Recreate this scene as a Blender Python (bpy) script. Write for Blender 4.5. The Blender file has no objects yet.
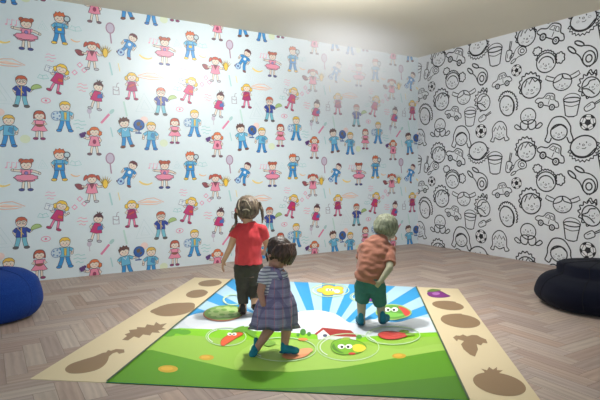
import bpy, bmesh, math, random
from mathutils import Vector, Matrix, noise
random.seed(7)
sin, cos, pi = math.sin, math.cos, math.pi
SC = bpy.context.scene

# ------------------------------------------------------------------ camera
F, EYE = 515.0, 1.30
HOR = 172.0
cam = bpy.data.cameras.new('camera')
cam.sensor_width = 36.0
cam.lens = 36.0 * F / 600.0
camo = bpy.data.objects.new('camera', cam)
camo.location = (0, 0, EYE)
camo.rotation_euler = (pi / 2, 0, 0)
cam.shift_y = (HOR - 200.0) / 600.0
SC.collection.objects.link(camo)
SC.camera = camo

# ------------------------------------------------------------------ light
world = bpy.data.worlds.new('world')
SC.world = world
world.use_nodes = True
bg = world.node_tree.nodes['Background']
bg.inputs[0].default_value = (0.74, 0.88, 1.0, 1)
bg.inputs[1].default_value = 0.90


def lamp(name, kind, loc, energy, color, size, rot=(0, 0, 0), **kw):
    l = bpy.data.lights.new(name, kind)
    l.energy = energy
    l.color = color
    if kind == 'AREA':
        l.shape = 'DISK'
        l.size = size
    else:
        l.shadow_soft_size = size
    for k, v in kw.items():
        setattr(l, k, v)
    o = bpy.data.objects.new(name, l)
    o.location = loc
    o.rotation_euler = rot
    SC.collection.objects.link(o)
    return o


lamp('ceiling_projector_lamp', 'SPOT', (0.20, 4.60, 3.00), 305, (1.0, 0.98, 0.95), 0.05, spot_size=math.radians(80), spot_blend=0.8)
lamp('ceiling_lamp', 'POINT', (0.60, 5.15, 3.10), 78, (1.0, 0.985, 0.95), 0.10)
_d = Vector((-0.10, 3.3, -1.15))
lamp('unseen_wall_fill', 'AREA', (0.30, 4.85, 3.16), 46, (1.0, 0.99, 0.97), 0.40, rot=_d.to_track_quat('-Z', 'Y').to_euler())  # unseen area light added to brighten the printed wall and the glow before it

GLOW_DENSITY = 1.5
SC.view_settings.view_transform = 'Standard'
SC.view_settings.look = 'None'
SC.view_settings.gamma = 1
SC.view_settings.use_curve_mapping = False
SC.view_settings.exposure = 0.0

# ------------------------------------------------------------------ helpers


def ray(x, y):
    return Vector(((x - 300) / F, 1.0, (HOR - y) / F))


def G(x, y, z=0.0):
    """floor point seen at a place of the 600 x 400 frame"""
    r = ray(x, y)
    t = (z - EYE) / r.z
    return Vector((0, 0, EYE)) + r * t


def lin(c):
    def f(v):
        v /= 255.0
        return v / 12.92 if v <= 0.04045 else ((v + 0.055) / 1.055) ** 2.4
    return (f(c[0]), f(c[1]), f(c[2]), 1.0)


def link(o, parent=None):
    SC.collection.objects.link(o)
    if parent:
        o.parent = parent
    return o


def mesh_obj(name, bm, mats, parent=None, smooth=False):
    me = bpy.data.meshes.new(name)
    bm.to_mesh(me)
    bm.free()
    for m in (mats if isinstance(mats, (list, tuple)) else [mats]):
        me.materials.append(m)
    if smooth:
        for p in me.polygons:
            p.use_smooth = True
    return link(bpy.data.objects.new(name, me), parent)


def thing(name, label, cat, loc=(0, 0, 0), rotz=0, group=None):
    o = bpy.data.objects.new(name, None)
    o.empty_display_size = 0.2
    o.location = loc
    o.rotation_euler = (0, 0, rotz)
    o['label'] = label
    o['category'] = cat
    if group:
        o['group'] = group
    return link(o)


def nodes_of(name):
    m = bpy.data.materials.new(name)
    m.use_nodes = True
    nt = m.node_tree
    return m, nt, nt.nodes['Principled BSDF']


def N(nt, t, **kw):
    n = nt.nodes.new(t)
    for k, v in kw.items():
        setattr(n, k, v)
    return n


def matte(name, col, rough=0.85, var=0.12, scale=30.0, bump=0.0, bscale=200.0, spec=0.3, stretch=(1, 1, 1), sheen=0.0):
    """plain pigment with a little procedural mottling and fabric bump"""
    m, nt, b = nodes_of(name)
    L = nt.links
    tc = N(nt, 'ShaderNodeTexCoord')
    mp = N(nt, 'ShaderNodeMapping')
    mp.inputs['Scale'].default_value = stretch
    L.new(tc.outputs['Object'], mp.inputs[0])
    no = N(nt, 'ShaderNodeTexNoise')
    no.inputs['Scale'].default_value = scale
    no.inputs['Detail'].default_value = 3
    L.new(mp.outputs[0], no.inputs['Vector'])
    r = N(nt, 'ShaderNodeValToRGB')
    c = lin(col)
    r.color_ramp.elements[0].position = 0.3
    r.color_ramp.elements[1].position = 0.7
    r.color_ramp.elements[0].color = tuple(v * (1 - var) for v in c[:3]) + (1,)
    r.color_ramp.elements[1].color = tuple(min(1, v * (1 + var)) for v in c[:3]) + (1,)
    L.new(no.outputs['Fac'], r.inputs[0])
    L.new(r.outputs[0], b.inputs['Base Color'])
    b.inputs['Roughness'].default_value = rough
    b.inputs['Specular IOR Level'].default_value = spec
    if sheen:
        b.inputs['Sheen Weight'].default_value = sheen
    if bump:
        n2 = N(nt, 'ShaderNodeTexNoise')
        n2.inputs['Scale'].default_value = bscale
        L.new(mp.outputs[0], n2.inputs['Vector'])
        bp = N(nt, 'ShaderNodeBump')
        bp.inputs['Strength'].default_value = bump
        bp.inputs['Distance'].default_value = 0.01
        L.new(n2.outputs['Fac'], bp.inputs['Height'])
        L.new(bp.outputs[0], b.inputs['Normal'])
    return m


def print_mat(name, rough=0.6, spec=0.4, grain=0.03):
    """printed surface: the ink colour of every printed shape is an attribute"""
    m, nt, b = nodes_of(name)
    L = nt.links
    at = N(nt, 'ShaderNodeAttribute', attribute_name='ink')
    tc = N(nt, 'ShaderNodeTexCoord')
    no = N(nt, 'ShaderNodeTexNoise')
    no.inputs['Scale'].default_value = 14
    L.new(tc.outputs['Object'], no.inputs['Vector'])
    mr = N(nt, 'ShaderNodeMapRange')
    mr.inputs['To Min'].default_value = 1 - grain
    mr.inputs['To Max'].default_value = 1
    L.new(no.outputs['Fac'], mr.inputs['Value'])
    mx = N(nt, 'ShaderNodeVectorMath', operation='SCALE')
    L.new(at.outputs['Color'], mx.inputs[0])
    L.new(mr.outputs[0], mx.inputs['Scale'])
    L.new(mx.outputs[0], b.inputs['Base Color'])
    b.inputs['Roughness'].default_value = rough
    b.inputs['Specular IOR Level'].default_value = spec
    return m


# ---- 2D print kit -------------------------------------------------------
def crom(pts, closed=True, k=5):
    n = len(pts)
    out = []
    rng = range(n) if closed else range(n - 1)
    for i in rng:
        if closed:
            p0, p1, p2, p3 = pts[i - 1], pts[i], pts[(i + 1) % n], pts[(i + 2) % n]
        else:
            p0, p1, p2, p3 = pts[max(i - 1, 0)], pts[i], pts[i + 1], pts[min(i + 2, n - 1)]
        for j in range(k):
            t = j / k
            out.append(tuple(0.5 * (2 * p1[a] + (p2[a] - p0[a]) * t + (2 * p0[a] - 5 * p1[a] + 4 * p2[a] - p3[a]) * t * t
                                    + (3 * p1[a] - p0[a] - 3 * p2[a] + p3[a]) * t ** 3) for a in (0, 1)))
    if not closed:
        out.append(tuple(pts[-1]))
    return out


def ring(cx, cy, rx, ry, n=18, rot=0.0, a0=0.0, a1=2 * pi):
    full = abs(a1 - a0 - 2 * pi) < 1e-6
    out = []
    for i in range(n if full else n + 1):
        a = a0 + (a1 - a0) * i / n
        x, y = rx * cos(a), ry * sin(a)
        out.append((cx + x * cos(rot) - y * sin(rot), cy + x * sin(rot) + y * cos(rot)))
    return out


def scallop(cx, cy, rx, ry, n, amp, rot=0.0, a0=0.0, a1=2 * pi, sharp=False):
    full = abs(a1 - a0 - 2 * pi) < 1e-6
    out = []
    k = 2 if sharp else 6
    tot = n * k
    for i in range(tot if full else tot + 1):
        a = a0 + (a1 - a0) * i / tot
        f = 1 + amp * ((abs(sin(pi * i / k))) if not sharp else (i % 2))
        x, y = rx * f * cos(a), ry * f * sin(a)
        out.append((cx + x * cos(rot) - y * sin(rot), cy + x * sin(rot) + y * cos(rot)))
    return out


class Art:
    def __init__(self, bm, mapf, clip=None):
        self.bm, self.mapf, self.clip = bm, mapf, clip
        self.lay = bm.loops.layers.float_color.get('ink') or bm.loops.layers.float_color.new('ink')
        self.z = 0
        self.stack = [(1, 0, 0, 1, 0, 0)]

    def push(self, x, y, s=1.0, rot=0.0, sx=1.0):
        a, b, c, d, e, f = self.stack[-1]
        r0, r1, r2, r3 = s * sx * cos(rot), -s * sin(rot), s * sx * sin(rot), s * cos(rot)
        self.stack.append((a * r0 + b * r2, a * r1 + b * r3, c * r0 + d * r2, c * r1 + d * r3, a * x + b * y + e, c * x + d * y + f))

    def pop(self):
        self.stack.pop()

    def T(self, p):
        a, b, c, d, e, f = self.stack[-1]
        return (a * p[0] + b * p[1] + e, c * p[0] + d * p[1] + f)

    def _cut(self, P):
        x0, x1, y0, y1 = self.clip
        for ax, lim, sg in ((0, x0, 1), (0, x1, -1), (1, y0, 1), (1, y1, -1)):
            out = []
            for i in range(len(P)):
                p, q = P[i - 1], P[i]
                ip, iq = sg * (p[ax] - lim) >= 0, sg * (q[ax] - lim) >= 0
                if ip != iq:
                    t = (lim - p[ax]) / (q[ax] - p[ax])
                    out.append((p[0] + (q[0] - p[0]) * t, p[1] + (q[1] - p[1]) * t))
                if iq:
                    out.append(q)
            P = out
            if len(P) < 3:
                return None
        return P

    def _face(self, P, col):
        if self.clip:
            P = self._cut(P)
            if not P:
                return
        # drop doubles
        Q = [p for i, p in enumerate(P) if abs(p[0] - P[i - 1][0]) + abs(p[1] - P[i - 1][1]) > 1e-6]
        if len(Q) < 3:
            return
        area = sum(Q[i - 1][0] * Q[i][1] - Q[i][0] * Q[i - 1][1] for i in range(len(Q)))
        if area < 0:
            Q.reverse()
        try:
            f = self.bm.faces.new([self.bm.verts.new(self.mapf(p[0], p[1], self.z)) for p in Q])
        except ValueError:
            return
        c = lin(col)
        for l in f.loops:
            l[self.lay] = c

    def poly(self, pts, col, out=None, w=0.016, smooth=False):
        if smooth:
            pts = crom(pts)
        self.z += 1
        self._face([self.T(p) for p in pts], col)
        if out:
            self.line(pts, w, out, closed=True)

    def ell(self, cx, cy, rx, ry, col, rot=0.0, n=18, out=None, w=0.016):
        self.poly(ring(cx, cy, rx, ry, n, rot), col, out, w)

    def line(self, pts, w, col, closed=False, smooth=False):
        if smooth:
            pts = crom(pts, closed)
        self.z += 1
        n = len(pts)
        L, R = [], []
        for i in range(n):
            p = pts[i]
            a = pts[i - 1] if (i > 0 or closed) else p
            b = pts[(i + 1) % n] if (i < n - 1 or closed) else p
            tx, ty = b[0] - a[0], b[1] - a[1]
            d = math.hypot(tx, ty) or 1
            nx, ny = -ty / d * w / 2, tx / d * w / 2
            L.append((p[0] + nx, p[1] + ny))
            R.append((p[0] - nx, p[1] - ny))
        for i in range(n if closed else n - 1):
            j = (i + 1) % n
            self._face([self.T(q) for q in (R[i], R[j], L[j], L[i])], col)


def slab(bm, corners, z0, z1, col=None):
    """prism over a ground polygon"""
    lay = bm.loops.layers.float_color.get('ink') or bm.loops.layers.float_color.new('ink')
    lo = [bm.verts.new((c[0], c[1], z0)) for c in corners]
    hi = [bm.verts.new((c[0], c[1], z1)) for c in corners]
    fs = [bm.faces.new(hi), bm.faces.new(lo[::-1])]
    n = len(lo)
    for i in range(n):
        fs.append(bm.faces.new([lo[i], lo[(i + 1) % n], hi[(i + 1) % n], hi[i]]))
    if col:
        for f in fs:
            for l in f.loops:
                l[lay] = lin(col)
    return fs


# ================================================================== ROOM
CORNER = G(418, 243.3)
TH = math.radians(31.5)
DL = Vector((cos(TH), sin(TH), 0))       # along the picture wall, towards the corner
DR = Vector((sin(TH), -cos(TH), 0))      # along the black-and-white wall, away from the corner
UP = Vector((0, 0, 1))
HC, LEN = 3.385, 10.0


def room(a, b):
    p = CORNER - DL * a + DR * b
    return p


def structure(o):
    o['kind'] = 'structure'
    return o


# ---- floor: herringbone parquet, one board per face
wood, nt, b = nodes_of('oak_parquet')
Lk = nt.links
at = N(nt, 'ShaderNodeAttribute', attribute_name='board')
uv = N(nt, 'ShaderNodeUVMap', uv_map='grain')
mp = N(nt, 'ShaderNodeMapping')
mp.inputs['Scale'].default_value = (1.3, 11, 1)
Lk.new(uv.outputs[0], mp.inputs[0])
n1 = N(nt, 'ShaderNodeTexNoise')
n1.inputs['Scale'].default_value = 2.2
n1.inputs['Detail'].default_value = 5
n1.inputs['Distortion'].default_value = 1.4
Lk.new(mp.outputs[0], n1.inputs['Vector'])
wv = N(nt, 'ShaderNodeTexWave', bands_direction='Y')
wv.inputs['Scale'].default_value = 0.55
wv.inputs['Distortion'].default_value = 9
wv.inputs['Detail'].default_value = 3
wv.inputs['Detail Scale'].default_value = 0.6
Lk.new(mp.outputs[0], wv.inputs['Vector'])
ad = N(nt, 'ShaderNodeMath', operation='ADD')
Lk.new(n1.outputs['Fac'], ad.inputs[0])
m5 = N(nt, 'ShaderNodeMath', operation='MULTIPLY')
m5.inputs[1].default_value = 0.35
Lk.new(wv.outputs['Fac'], m5.inputs[0])
Lk.new(m5.outputs[0], ad.inputs[1])
mr = N(nt, 'ShaderNodeMapRange')
mr.inputs['From Min'].default_value = 0.35
mr.inputs['From Max'].default_value = 1.05
mr.inputs['To Min'].default_value = 0.84
mr.inputs['To Max'].default_value = 1.13
Lk.new(ad.outputs[0], mr.inputs['Value'])
vm = N(nt, 'ShaderNodeVectorMath', operation='SCALE')
Lk.new(at.outputs['Color'], vm.inputs[0])
Lk.new(mr.outputs[0], vm.inputs['Scale'])
Lk.new(vm.outputs[0], b.inputs['Base Color'])
b.inputs['Roughness'].default_value = 0.55
b.inputs['Specular IOR Level'].default_value = 0.35
bp = N(nt, 'ShaderNodeBump')
bp.inputs['Strength'].default_value = 0.15
bp.inputs['Distance'].default_value = 0.003
Lk.new(ad.outputs[0], bp.inputs['Height'])
Lk.new(bp.outputs[0], b.inputs['Normal'])

bm = bmesh.new()
lay = bm.loops.layers.float_color.new('board')
ul = bm.loops.layers.uv.new('grain')
BW, BL = 0.125, 0.50
tones = [(180, 163, 153), (173, 155, 146), (184, 168, 157), (167, 149, 141), (179, 158, 146), (175, 159, 152), (186, 171, 161), (168, 147, 137), (176, 153, 140)]


def rect_cut(P):
    for ax, lim, sg in ((0, 0, 1), (0, LEN, -1), (1, 0, 1), (1, LEN, -1)):
        out = []
        for i in range(len(P)):
            p, q = P[i - 1], P[i]
            ip, iq = sg * (p[ax] - lim) >= 0, sg * (q[ax] - lim) >= 0
            if ip != iq:
                t = (lim - p[ax]) / (q[ax] - p[ax])
                out.append((p[0] + (q[0] - p[0]) * t, p[1] + (q[1] - p[1]) * t))
            if iq:
                out.append(q)
        P = out
        if len(P) < 3:
            return None
    return P


def board(x0, y0, x1, y1, along):
    g = 0.0009
    P = rect_cut([(x0 + g, y0 + g), (x1 - g, y0 + g), (x1 - g, y1 - g), (x0 + g, y1 - g)])
    if not P:
        return
    c = Vector(lin(random.choice(tones))[:3]) * random.uniform(0.95, 1.06)
    ox, oy = random.uniform(0, 50), random.uniform(0, 50)
    vs = [bm.verts.new(room(p[0], p[1]) + UP * 0.0) for p in P]
    f = bm.faces.new(vs)
    f.normal_update()
    if f.normal.z < 0:
        f.normal_flip()
    for l in f.loops:
        l[lay] = (c.x, c.y, c.z, 1)
        q = l.vert.co - CORNER
        a, bb = -q.dot(DL), q.dot(DR)
        l[ul].uv = ((a, bb) if along else (bb, a))
        l[ul].uv = (l[ul].uv[0] + ox, l[ul].uv[1] + oy)


# herringbone lattice: blocks of one board along and one across, stepping diagonally
nn = int(BL / BW)
steps = int(LEN / BW) + 8
per = 2 * nn
for row in range(-per, steps + per):
    # horizontal boards (along a) start at column (row mod per), repeat every 2*nn columns
    c0 = row % per
    col = c0 - per
    while col < steps + per:
        board(col * BW, row * BW, (col + nn) * BW, (row + 1) * BW, True)
        # upright boards beginning right after it
        board((col + nn) * BW, (row - nn + 1) * BW, (col + nn + 1) * BW, (row + 1) * BW, False)
        col += per
# subfloor under the boards
q = [room(0, 0), room(0, LEN), room(LEN, LEN), room(LEN, 0)]
for z in (-0.002, -0.12):
    vs = [bm.verts.new((p.x, p.y, z)) for p in q]
    f = bm.faces.new(vs if z > -0.05 else vs[::-1])
    for l in f.loops:
        l[lay] = lin((92, 78, 70))
structure(mesh_obj('floor', bm, wood))

# ---- ceiling
ceil_m = matte('ceiling_paint', (232, 224, 204), rough=0.9, var=0.015, scale=1.2)
bm = bmesh.new()
q = [room(-0.15, -0.15), room(-0.15, LEN), room(LEN, LEN), room(LEN, -0.15)]
slab(bm, q, HC, HC + 0.15)
structure(mesh_obj('ceiling', bm, ceil_m))

# ---- printed walls --------------------------------------------------------
wall_print = print_mat('wallpaper_print', rough=0.42, spec=0.9, grain=0.04)
line_print = print_mat('line_wallpaper_print', rough=0.55, spec=0.5, grain=0.05)
DARK = (70, 62, 78)


def wall_mesh(a0, a1, b0, b1, paper, lay_bm):
    slab(lay_bm, [room(a0, b0), room(a1, b0), room(a1, b1), room(a0, b1)], 0, HC, paper)


SKIN = (243, 228, 212)
ORANGE, YELLOW, BROWN = (226, 112, 62), (250, 208, 70), (112, 66, 52)
SKY, NAVY, AQUA, MAG, PINK = (40, 150, 220), (30, 66, 168), (120, 196, 216), (206, 44, 118), (244, 150, 178)
LBLUE = (104, 190, 226)


def limb(A, pts, w, col):
    A.line(pts, w + 0.026, DARK)
    A.line(pts, w, col)


def head(A, hair, style):
    if style == 'pony':
        A.poly([(-.03, .40), (-.09, .56), (-.01, .50), (.02, .58), (.05, .50), (.12, .55), (.05, .40)], hair, DARK)
    if style == 'pigtails':
        for s in (-1, 1):
            A.poly([(s * .13, .40), (s * .22, .44), (s * .28, .36), (s * .29, .24), (s * .22, .27), (s * .17, .33)], hair, DARK, smooth=True)
    if style == 'puffs':
        for s in (-1, 1):
            A.ell(s * .15, .43, .075, .065, hair, out=DARK)
    if style == 'bunches':
        for s in (-1, 1):
            A.poly(scallop(s * .19, .24, .07, .08, 6, .25), hair, DARK)
    if style == 'bob':
        A.poly([(-.19, .17), (-.19, .35), (-.1, .47), (.1, .47), (.19, .35), (.20, .17), (.12, .2), (-.12, .2)], hair, DARK, smooth=True)
    A.ell(0, .28, .165, .15, SKIN, out=DARK)
    top = [(-.175, .29), (-.17, .38), (-.10, .46), (0, .48), (.10, .46), (.17, .38), (.175, .29)]
    if style == 'spiky':
        top = [(-.18, .28), (-.19, .40), (-.15, .42), (-.12, .50), (-.06, .46), (0, .52), (.05, .47), (.12, .50), (.14, .43), (.19, .40), (.18, .28)]
    A.poly(top + [(.13, .35), (.06, .37), (0, .34), (-.07, .37), (-.13, .33)], hair, DARK)
    for s in (-1, 1):
        A.ell(s * .055, .27, .012, .02, (60, 50, 60), n=8)
        A.ell(s * .10, .225, .028, .018, (246, 186, 176), n=10)
    A.line([(-.04, .215), (0, .2), (.04, .215)], .012, (190, 80, 80))


def kid(A, hair, style, top, bottom, kind, shoes, la, ra, sleeve=None, leg_spread=.06):
    """one printed child, one unit tall; la and ra are the elbow and hand points of the arms"""
    sleeve = sleeve or top
    if kind == 'pants':
        for s in (-1, 1):
            limb(A, [(s * .065, -.12), (s * (.07 + leg_spread * .3), -.28), (s * (.07 + leg_spread), -.44)], .10, bottom)
    else:
        for s in (-1, 1):
            limb(A, [(s * .055, -.16), (s * (.06 + leg_spread * .4), -.30), (s * (.06 + leg_spread * .7), -.44)], .055,
                 SKIN if kind == 'skirt' else bottom)
    for s in (-1, 1):
        A.ell(s * (.085 + leg_spread), -.46, .075, .04, shoes, out=DARK)
    for s, arm in ((-1, la), (1, ra)):
        limb(A, [(s * .10, .10), arm[0], arm[1]], .055, SKIN)
        limb(A, [(s * .10, .10), ((s * .10 + arm[0][0]) / 2, (.10 + arm[0][1]) / 2)] + ([arm[0]] if kind == 'pants' else []), .085, sleeve)
        A.ell(arm[1][0], arm[1][1], .035, .035, SKIN, out=DARK, w=.012)
    if kind == 'pants':
        A.poly([(-.12, .13), (.12, .13), (.145, -.16), (-.145, -.16)], top, DARK)
    elif kind == 'skirt':
        A.poly([(-.11, .13), (.11, .13), (.12, -.02), (.24, -.20), (.12, -.23), (0, -.21), (-.12, -.23), (-.24, -.20), (-.12, -.02)], top, DARK)
        A.line([(-.12, -.02), (.12, -.02)], .02, DARK)
    else:
        A.poly([(-.10, .13), (.10, .13), (.19, -.18), (0, -.21), (-.19, -.18)], top, DARK)
    A.push(0, .025, .87)
    head(A, hair, style)
    A.pop()


def ballerina(A):
    kid(A, (196, 92, 58), 'puffs', PINK, SKIN, 'skirt', (60, 74, 150), ((-.22, .10), (-.36, .12)), ((.22, .08), (.36, .02)), leg_spread=.03)
    A.poly(scallop(0, -.10, .28, .085, 9, .18), PINK, DARK)
    A.ell(0, .03, .05, .05, (150, 130, 200), out=DARK, w=.01)


def magnifier(A):
    kid(A, ORANGE, 'spiky', LBLUE, SKY, 'pants', YELLOW, ((-.2, .0), (-.15, -.08)), ((.22, .02), (.2, .16)))
    A.poly([(-.11, .02), (.11, .02), (.145, -.18), (-.145, -.18)], SKY, DARK)
    A.poly([(-.06, -.02), (.06, -.02), (.05, -.1), (-.05, -.1)], YELLOW, DARK, .01)
    for s in (-1, 1):
        A.line([(s * .07, .02), (s * .09, .13)], .03, SKY)
    A.line([(.2, .14), (.24, .22)], .035, (90, 90, 110))
    A.ell(.2, .28, .085, .085, (196, 218, 226), out=(84, 86, 104), w=.03)


def pineapple(A):
    A.poly([(-.52, .10), (-.36, .12), (-.24, -.02), (-.40, -.06)], (150, 70, 80), DARK, smooth=True)
    kid(A, (206, 90, 66), 'pigtails', PINK, SKIN, 'dress', (196, 196, 206), ((-.2, .02), (-.28, .04)), ((.22, .02), (.32, .04)))
    A.poly([(-.08, .12), (0, -.05), (.08, .12)], (150, 70, 90), DARK, .01)
    for k in range(7):
        a = pi / 2 + (k - 3) * .38
        A.poly([(.42 + .03 * cos(a + 1.5), .05 + .03 * sin(a + 1.5)), (.42 + .24 * cos(a), .16 + .24 * sin(a)), (.42 + .03 * cos(a - 1.5), .05 + .03 * sin(a - 1.5))],
               (206, 168, 40), (120, 104, 40), .01)
    A.ell(.42, .12, .08, .15, YELLOW, out=(150, 120, 40))


def soccer_kid(A):
    A.push(0, 0, 1, -.45)
    kid(A, (110, 48, 60), 'short', SKY, SKY, 'pants', (150, 84, 84), ((-.22, .02), (-.24, -.1)), ((.22, .04), (.2, -.1)), leg_spread=.12)
    A.ell(0, .0, .06, .06, (240, 250, 252), n=12)
    A.pop()
    A.ell(-.30, -.32, .12, .12, (180, 214, 240), out=(60, 90, 170))
    A.ell(-.30, -.32, .045, .045, (60, 90, 170), n=6)
    A.ell(-.38, -.27, .03, .03, (60, 90, 170), n=6)
    A.ell(-.22, -.39, .03, .03, (60, 90, 170), n=6)


def glasses_kid(A):
    kid(A, (206, 96, 60), 'short', NAVY, AQUA, 'pants', (96, 96, 96), ((-.2, .0), (-.13, -.1)), ((.24, .0), (.30, .08)))
    A.line([(0, .12), (0, -.15)], .03, (230, 200, 90))
    A.line([(-.1, .12), (.06, -.08)], .02, (220, 190, 110))
    for s in (-1, 1):
        A.line(ring(s * .06, .27, .045, .04, 12), .012, (60, 60, 70), closed=True)
    A.poly(ring(.40, .08, .15, .13, 10, .3, 0, pi), (176, 204, 130), (110, 130, 80))


def reader(A):
    A.push(0, 0, 1, -.3)
    kid(A, YELLOW, 'bunches', MAG, (238, 130, 170), 'dress', (190, 40, 100), ((-.2, .04), (-.28, .1)), ((.2, .02), (.26, .1)), sleeve=(150, 150, 210))
    A.poly([(-.44, .06), (-.22, .06), (-.22, .24), (-.44, .24)], (236, 244, 248), (110, 120, 150))
    A.line([(-.40, .19), (-.27, .19)], .015, (130, 150, 190))
    A.line([(-.33, .08), (-.33, .22)], .015, (130, 150, 190))
    A.poly([(.0, -.02), (.14, -.02), (.14, -.12), (.0, -.12)], (226, 90, 60), DARK, .01)
    A.pop()


def pony_girl(A):
    A.push(0, 0, 1, -.15)
    kid(A, (96, 50, 60), 'pony', MAG, SKIN, 'dress', (190, 190, 204), ((-.2, .0), (-.14, -.1)), ((.2, .0), (.12, -.04)), sleeve=(150, 196, 216))
    A.poly([(.02, -.10), (.20, -.06), (.16, .08), (.02, .02)], (76, 110, 190), DARK, .01)
    A.pop()


def yellow_girl(A):
    kid(A, YELLOW, 'bunches', (176, 40, 112), (238, 130, 170), 'dress', (170, 40, 100), ((-.2, .02), (-.08, -.06)), ((.2, .02), (.08, .02)), sleeve=(226, 150, 190))
    A.poly([(-.09, -.09), (.1, .0), (.06, .08), (-.12, -.01)], (206, 70, 80), DARK, .01)


def blond_boy(A):
    kid(A, (240, 196, 80), 'short', LBLUE, SKY, 'pants', (40, 130, 210), ((-.24, .0), (-.26, -.12)), ((.22, .0), (.2, -.1)))
    A.poly([(.02, .08), (.1, .06), (.1, -.12), (-.02, -.04)], (66, 150, 206), DARK, .01)


def red_girl_print(A):
    kid(A, (206, 92, 60), 'bob', PINK, SKIN, 'skirt', (150, 50, 110), ((-.2, .02), (-.08, -.02)), ((.2, .02), (.08, -.02)), leg_spread=.02)
    A.poly(ring(0, .0, .12, .08, 10, 0, pi, 2 * pi), (150, 90, 70), DARK, .01)


def ball_boy(A):
    kid(A, (248, 206, 70), 'short', LBLUE, SKY, 'pants', (40, 140, 214), ((-.22, .02), (-.2, -.06)), ((.22, .04), (.2, -.06)), leg_spread=.08)
    A.poly([(-.03, .10), (.05, .10), (.04, -.12), (-.02, -.12)], (236, 206, 90), DARK, .01)
    A.ell(-.24, -.02, .14, .14, (206, 224, 236), out=(96, 130, 180))
    for k in range(5):
        a = k * 2 * pi / 5
        A.ell(-.24 + .09 * cos(a), -.02 + .09 * sin(a), .03, .03, (110, 150, 200), n=6)


def grape_girl(A):
    kid(A, (232, 122, 62), 'bunches', PINK, SKIN, 'dress', (130, 96, 110), ((-.2, .04), (-.30, .08)), ((.2, .0), (.14, -.08)))
    for x, y in ((-.36, .2), (-.30, .22), (-.42, .17), (-.33, .14), (-.39, .11)):
        A.ell(x, y, .045, .045, (96, 50, 130), n=10, out=(60, 40, 90), w=.008)
    A.ell(0, -.05, .05, .07, (170, 50, 100), out=DARK, w=.01)


def globe_boy(A):
    A.push(0, 0, 1, .15)
    kid(A, (104, 62, 56), 'spiky', LBLUE, SKY, 'pants', (130, 80, 70), ((-.22, .02), (-.16, -.06)), ((.24, .02), (.36, .02)))
    A.line([(-.05, .10), (.0, .03), (.05, .10)], .02, (240, 246, 250))
    A.pop()
    A.line([(.30, -.02), (.50, -.02)], .04, (46, 90, 160))
    A.line([(.42, .0), (.42, .1)], .03, (46, 90, 160))
    A.ell(.42, .24, .17, .17, (34, 96, 176), out=(40, 56, 120))
    A.poly([(.34, .30), (.44, .34), (.46, .25), (.38, .2)], (110, 90, 60), smooth=True)
    A.poly([(.44, .2), (.52, .22), (.47, .13)], (110, 90, 60), smooth=True)


# pale little motifs between the children
def m_notes(A, c):
    for x in (-.3, .0, .3):
        A.line([(x, -.2), (x + .02, .2), (x + .18, .14)], .05, c)
        A.ell(x - .05, -.2, .08, .06, c, n=8)


def m_hand(A, c):
    A.line([(-.9, .0), (-.3, .22), (.2, .26), (.9, -.05), (.4, -.18), (-.2, -.2), (-.9, -.12)], .05, c, closed=True)
    A.poly([(-.8, -.02), (-.2, .12), (.7, -.03), (.0, -.12)], (248, 224, 210))
    A.line([(-.8, -.02), (.7, -.03)], .04, c)


def m_banana(A, c):
    A.poly([(-.5, .12), (-.2, -.05), (.2, -.12), (.5, -.02), (.5, -.12), (.15, -.25), (-.25, -.2), (-.55, .02)], c, smooth=True)


def m_tri(A, c):
    A.line([(-.5, -.45), (.5, -.45), (-.1, .5)], .035, c, closed=True)
    A.line([(-.25, -.3), (.2, -.3), (-.08, .15)], .035, c, closed=True)


def m_book(A, c):
    A.line([(-.5, -.1), (0, -.2), (.5, -.1), (.3, .25), (-.05, .12), (-.3, .25)], .06, c, closed=True)
    A.line([(0, -.2), (-.05, .12)], .05, c)


def m_racket(A, c):
    A.ell(0, .28, .2, .26, (206, 196, 216), out=c, w=.06)
    A.line([(0, .02), (.06, -.5)], .07, c)


def m_stick(A, c):
    A.line([(-.12, .5), (.1, -.5)], .12, c)


def m_diam(A, c):
    for x, y in ((-.25, -.2), (.05, .3), (.3, .0)):
        A.line([(x - .15, y), (x, y + .15), (x + .15, y), (x, y - .15)], .06, c, closed=True)


def m_dash(A, c):
    for y, w in ((.3, .4), (0, .5), (-.3, .3)):
        A.line([(-w, y), (-w * .3, y + .08), (w * .2, y - .05), (w, y)], .07, c)


def m_cup(A, c):
    A.line([(-.22, .2), (.22, .2), (.26, -.4), (-.2, -.4)], .06, c, closed=True)
    A.line([(.05, .2), (.1, .5), (.25, .55)], .05, c)
    A.line([(-.2, .0), (.1, -.1), (.24, .05)], .05, c)


def m_brush(A, c):
    A.line([(-.35, -.45), (.15, .15)], .14, c)
    A.ell(.3, .32, .2, .11, (176, 214, 214), rot=.85)


def m_ring(A, c):
    A.ell(0, 0, .5, .45, c)


def m_eye(A, c):
    A.line(ring(0, 0, .5, .3, 14), .07, c, closed=True)
    A.ell(0, 0, .14, .14, c)


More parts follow.
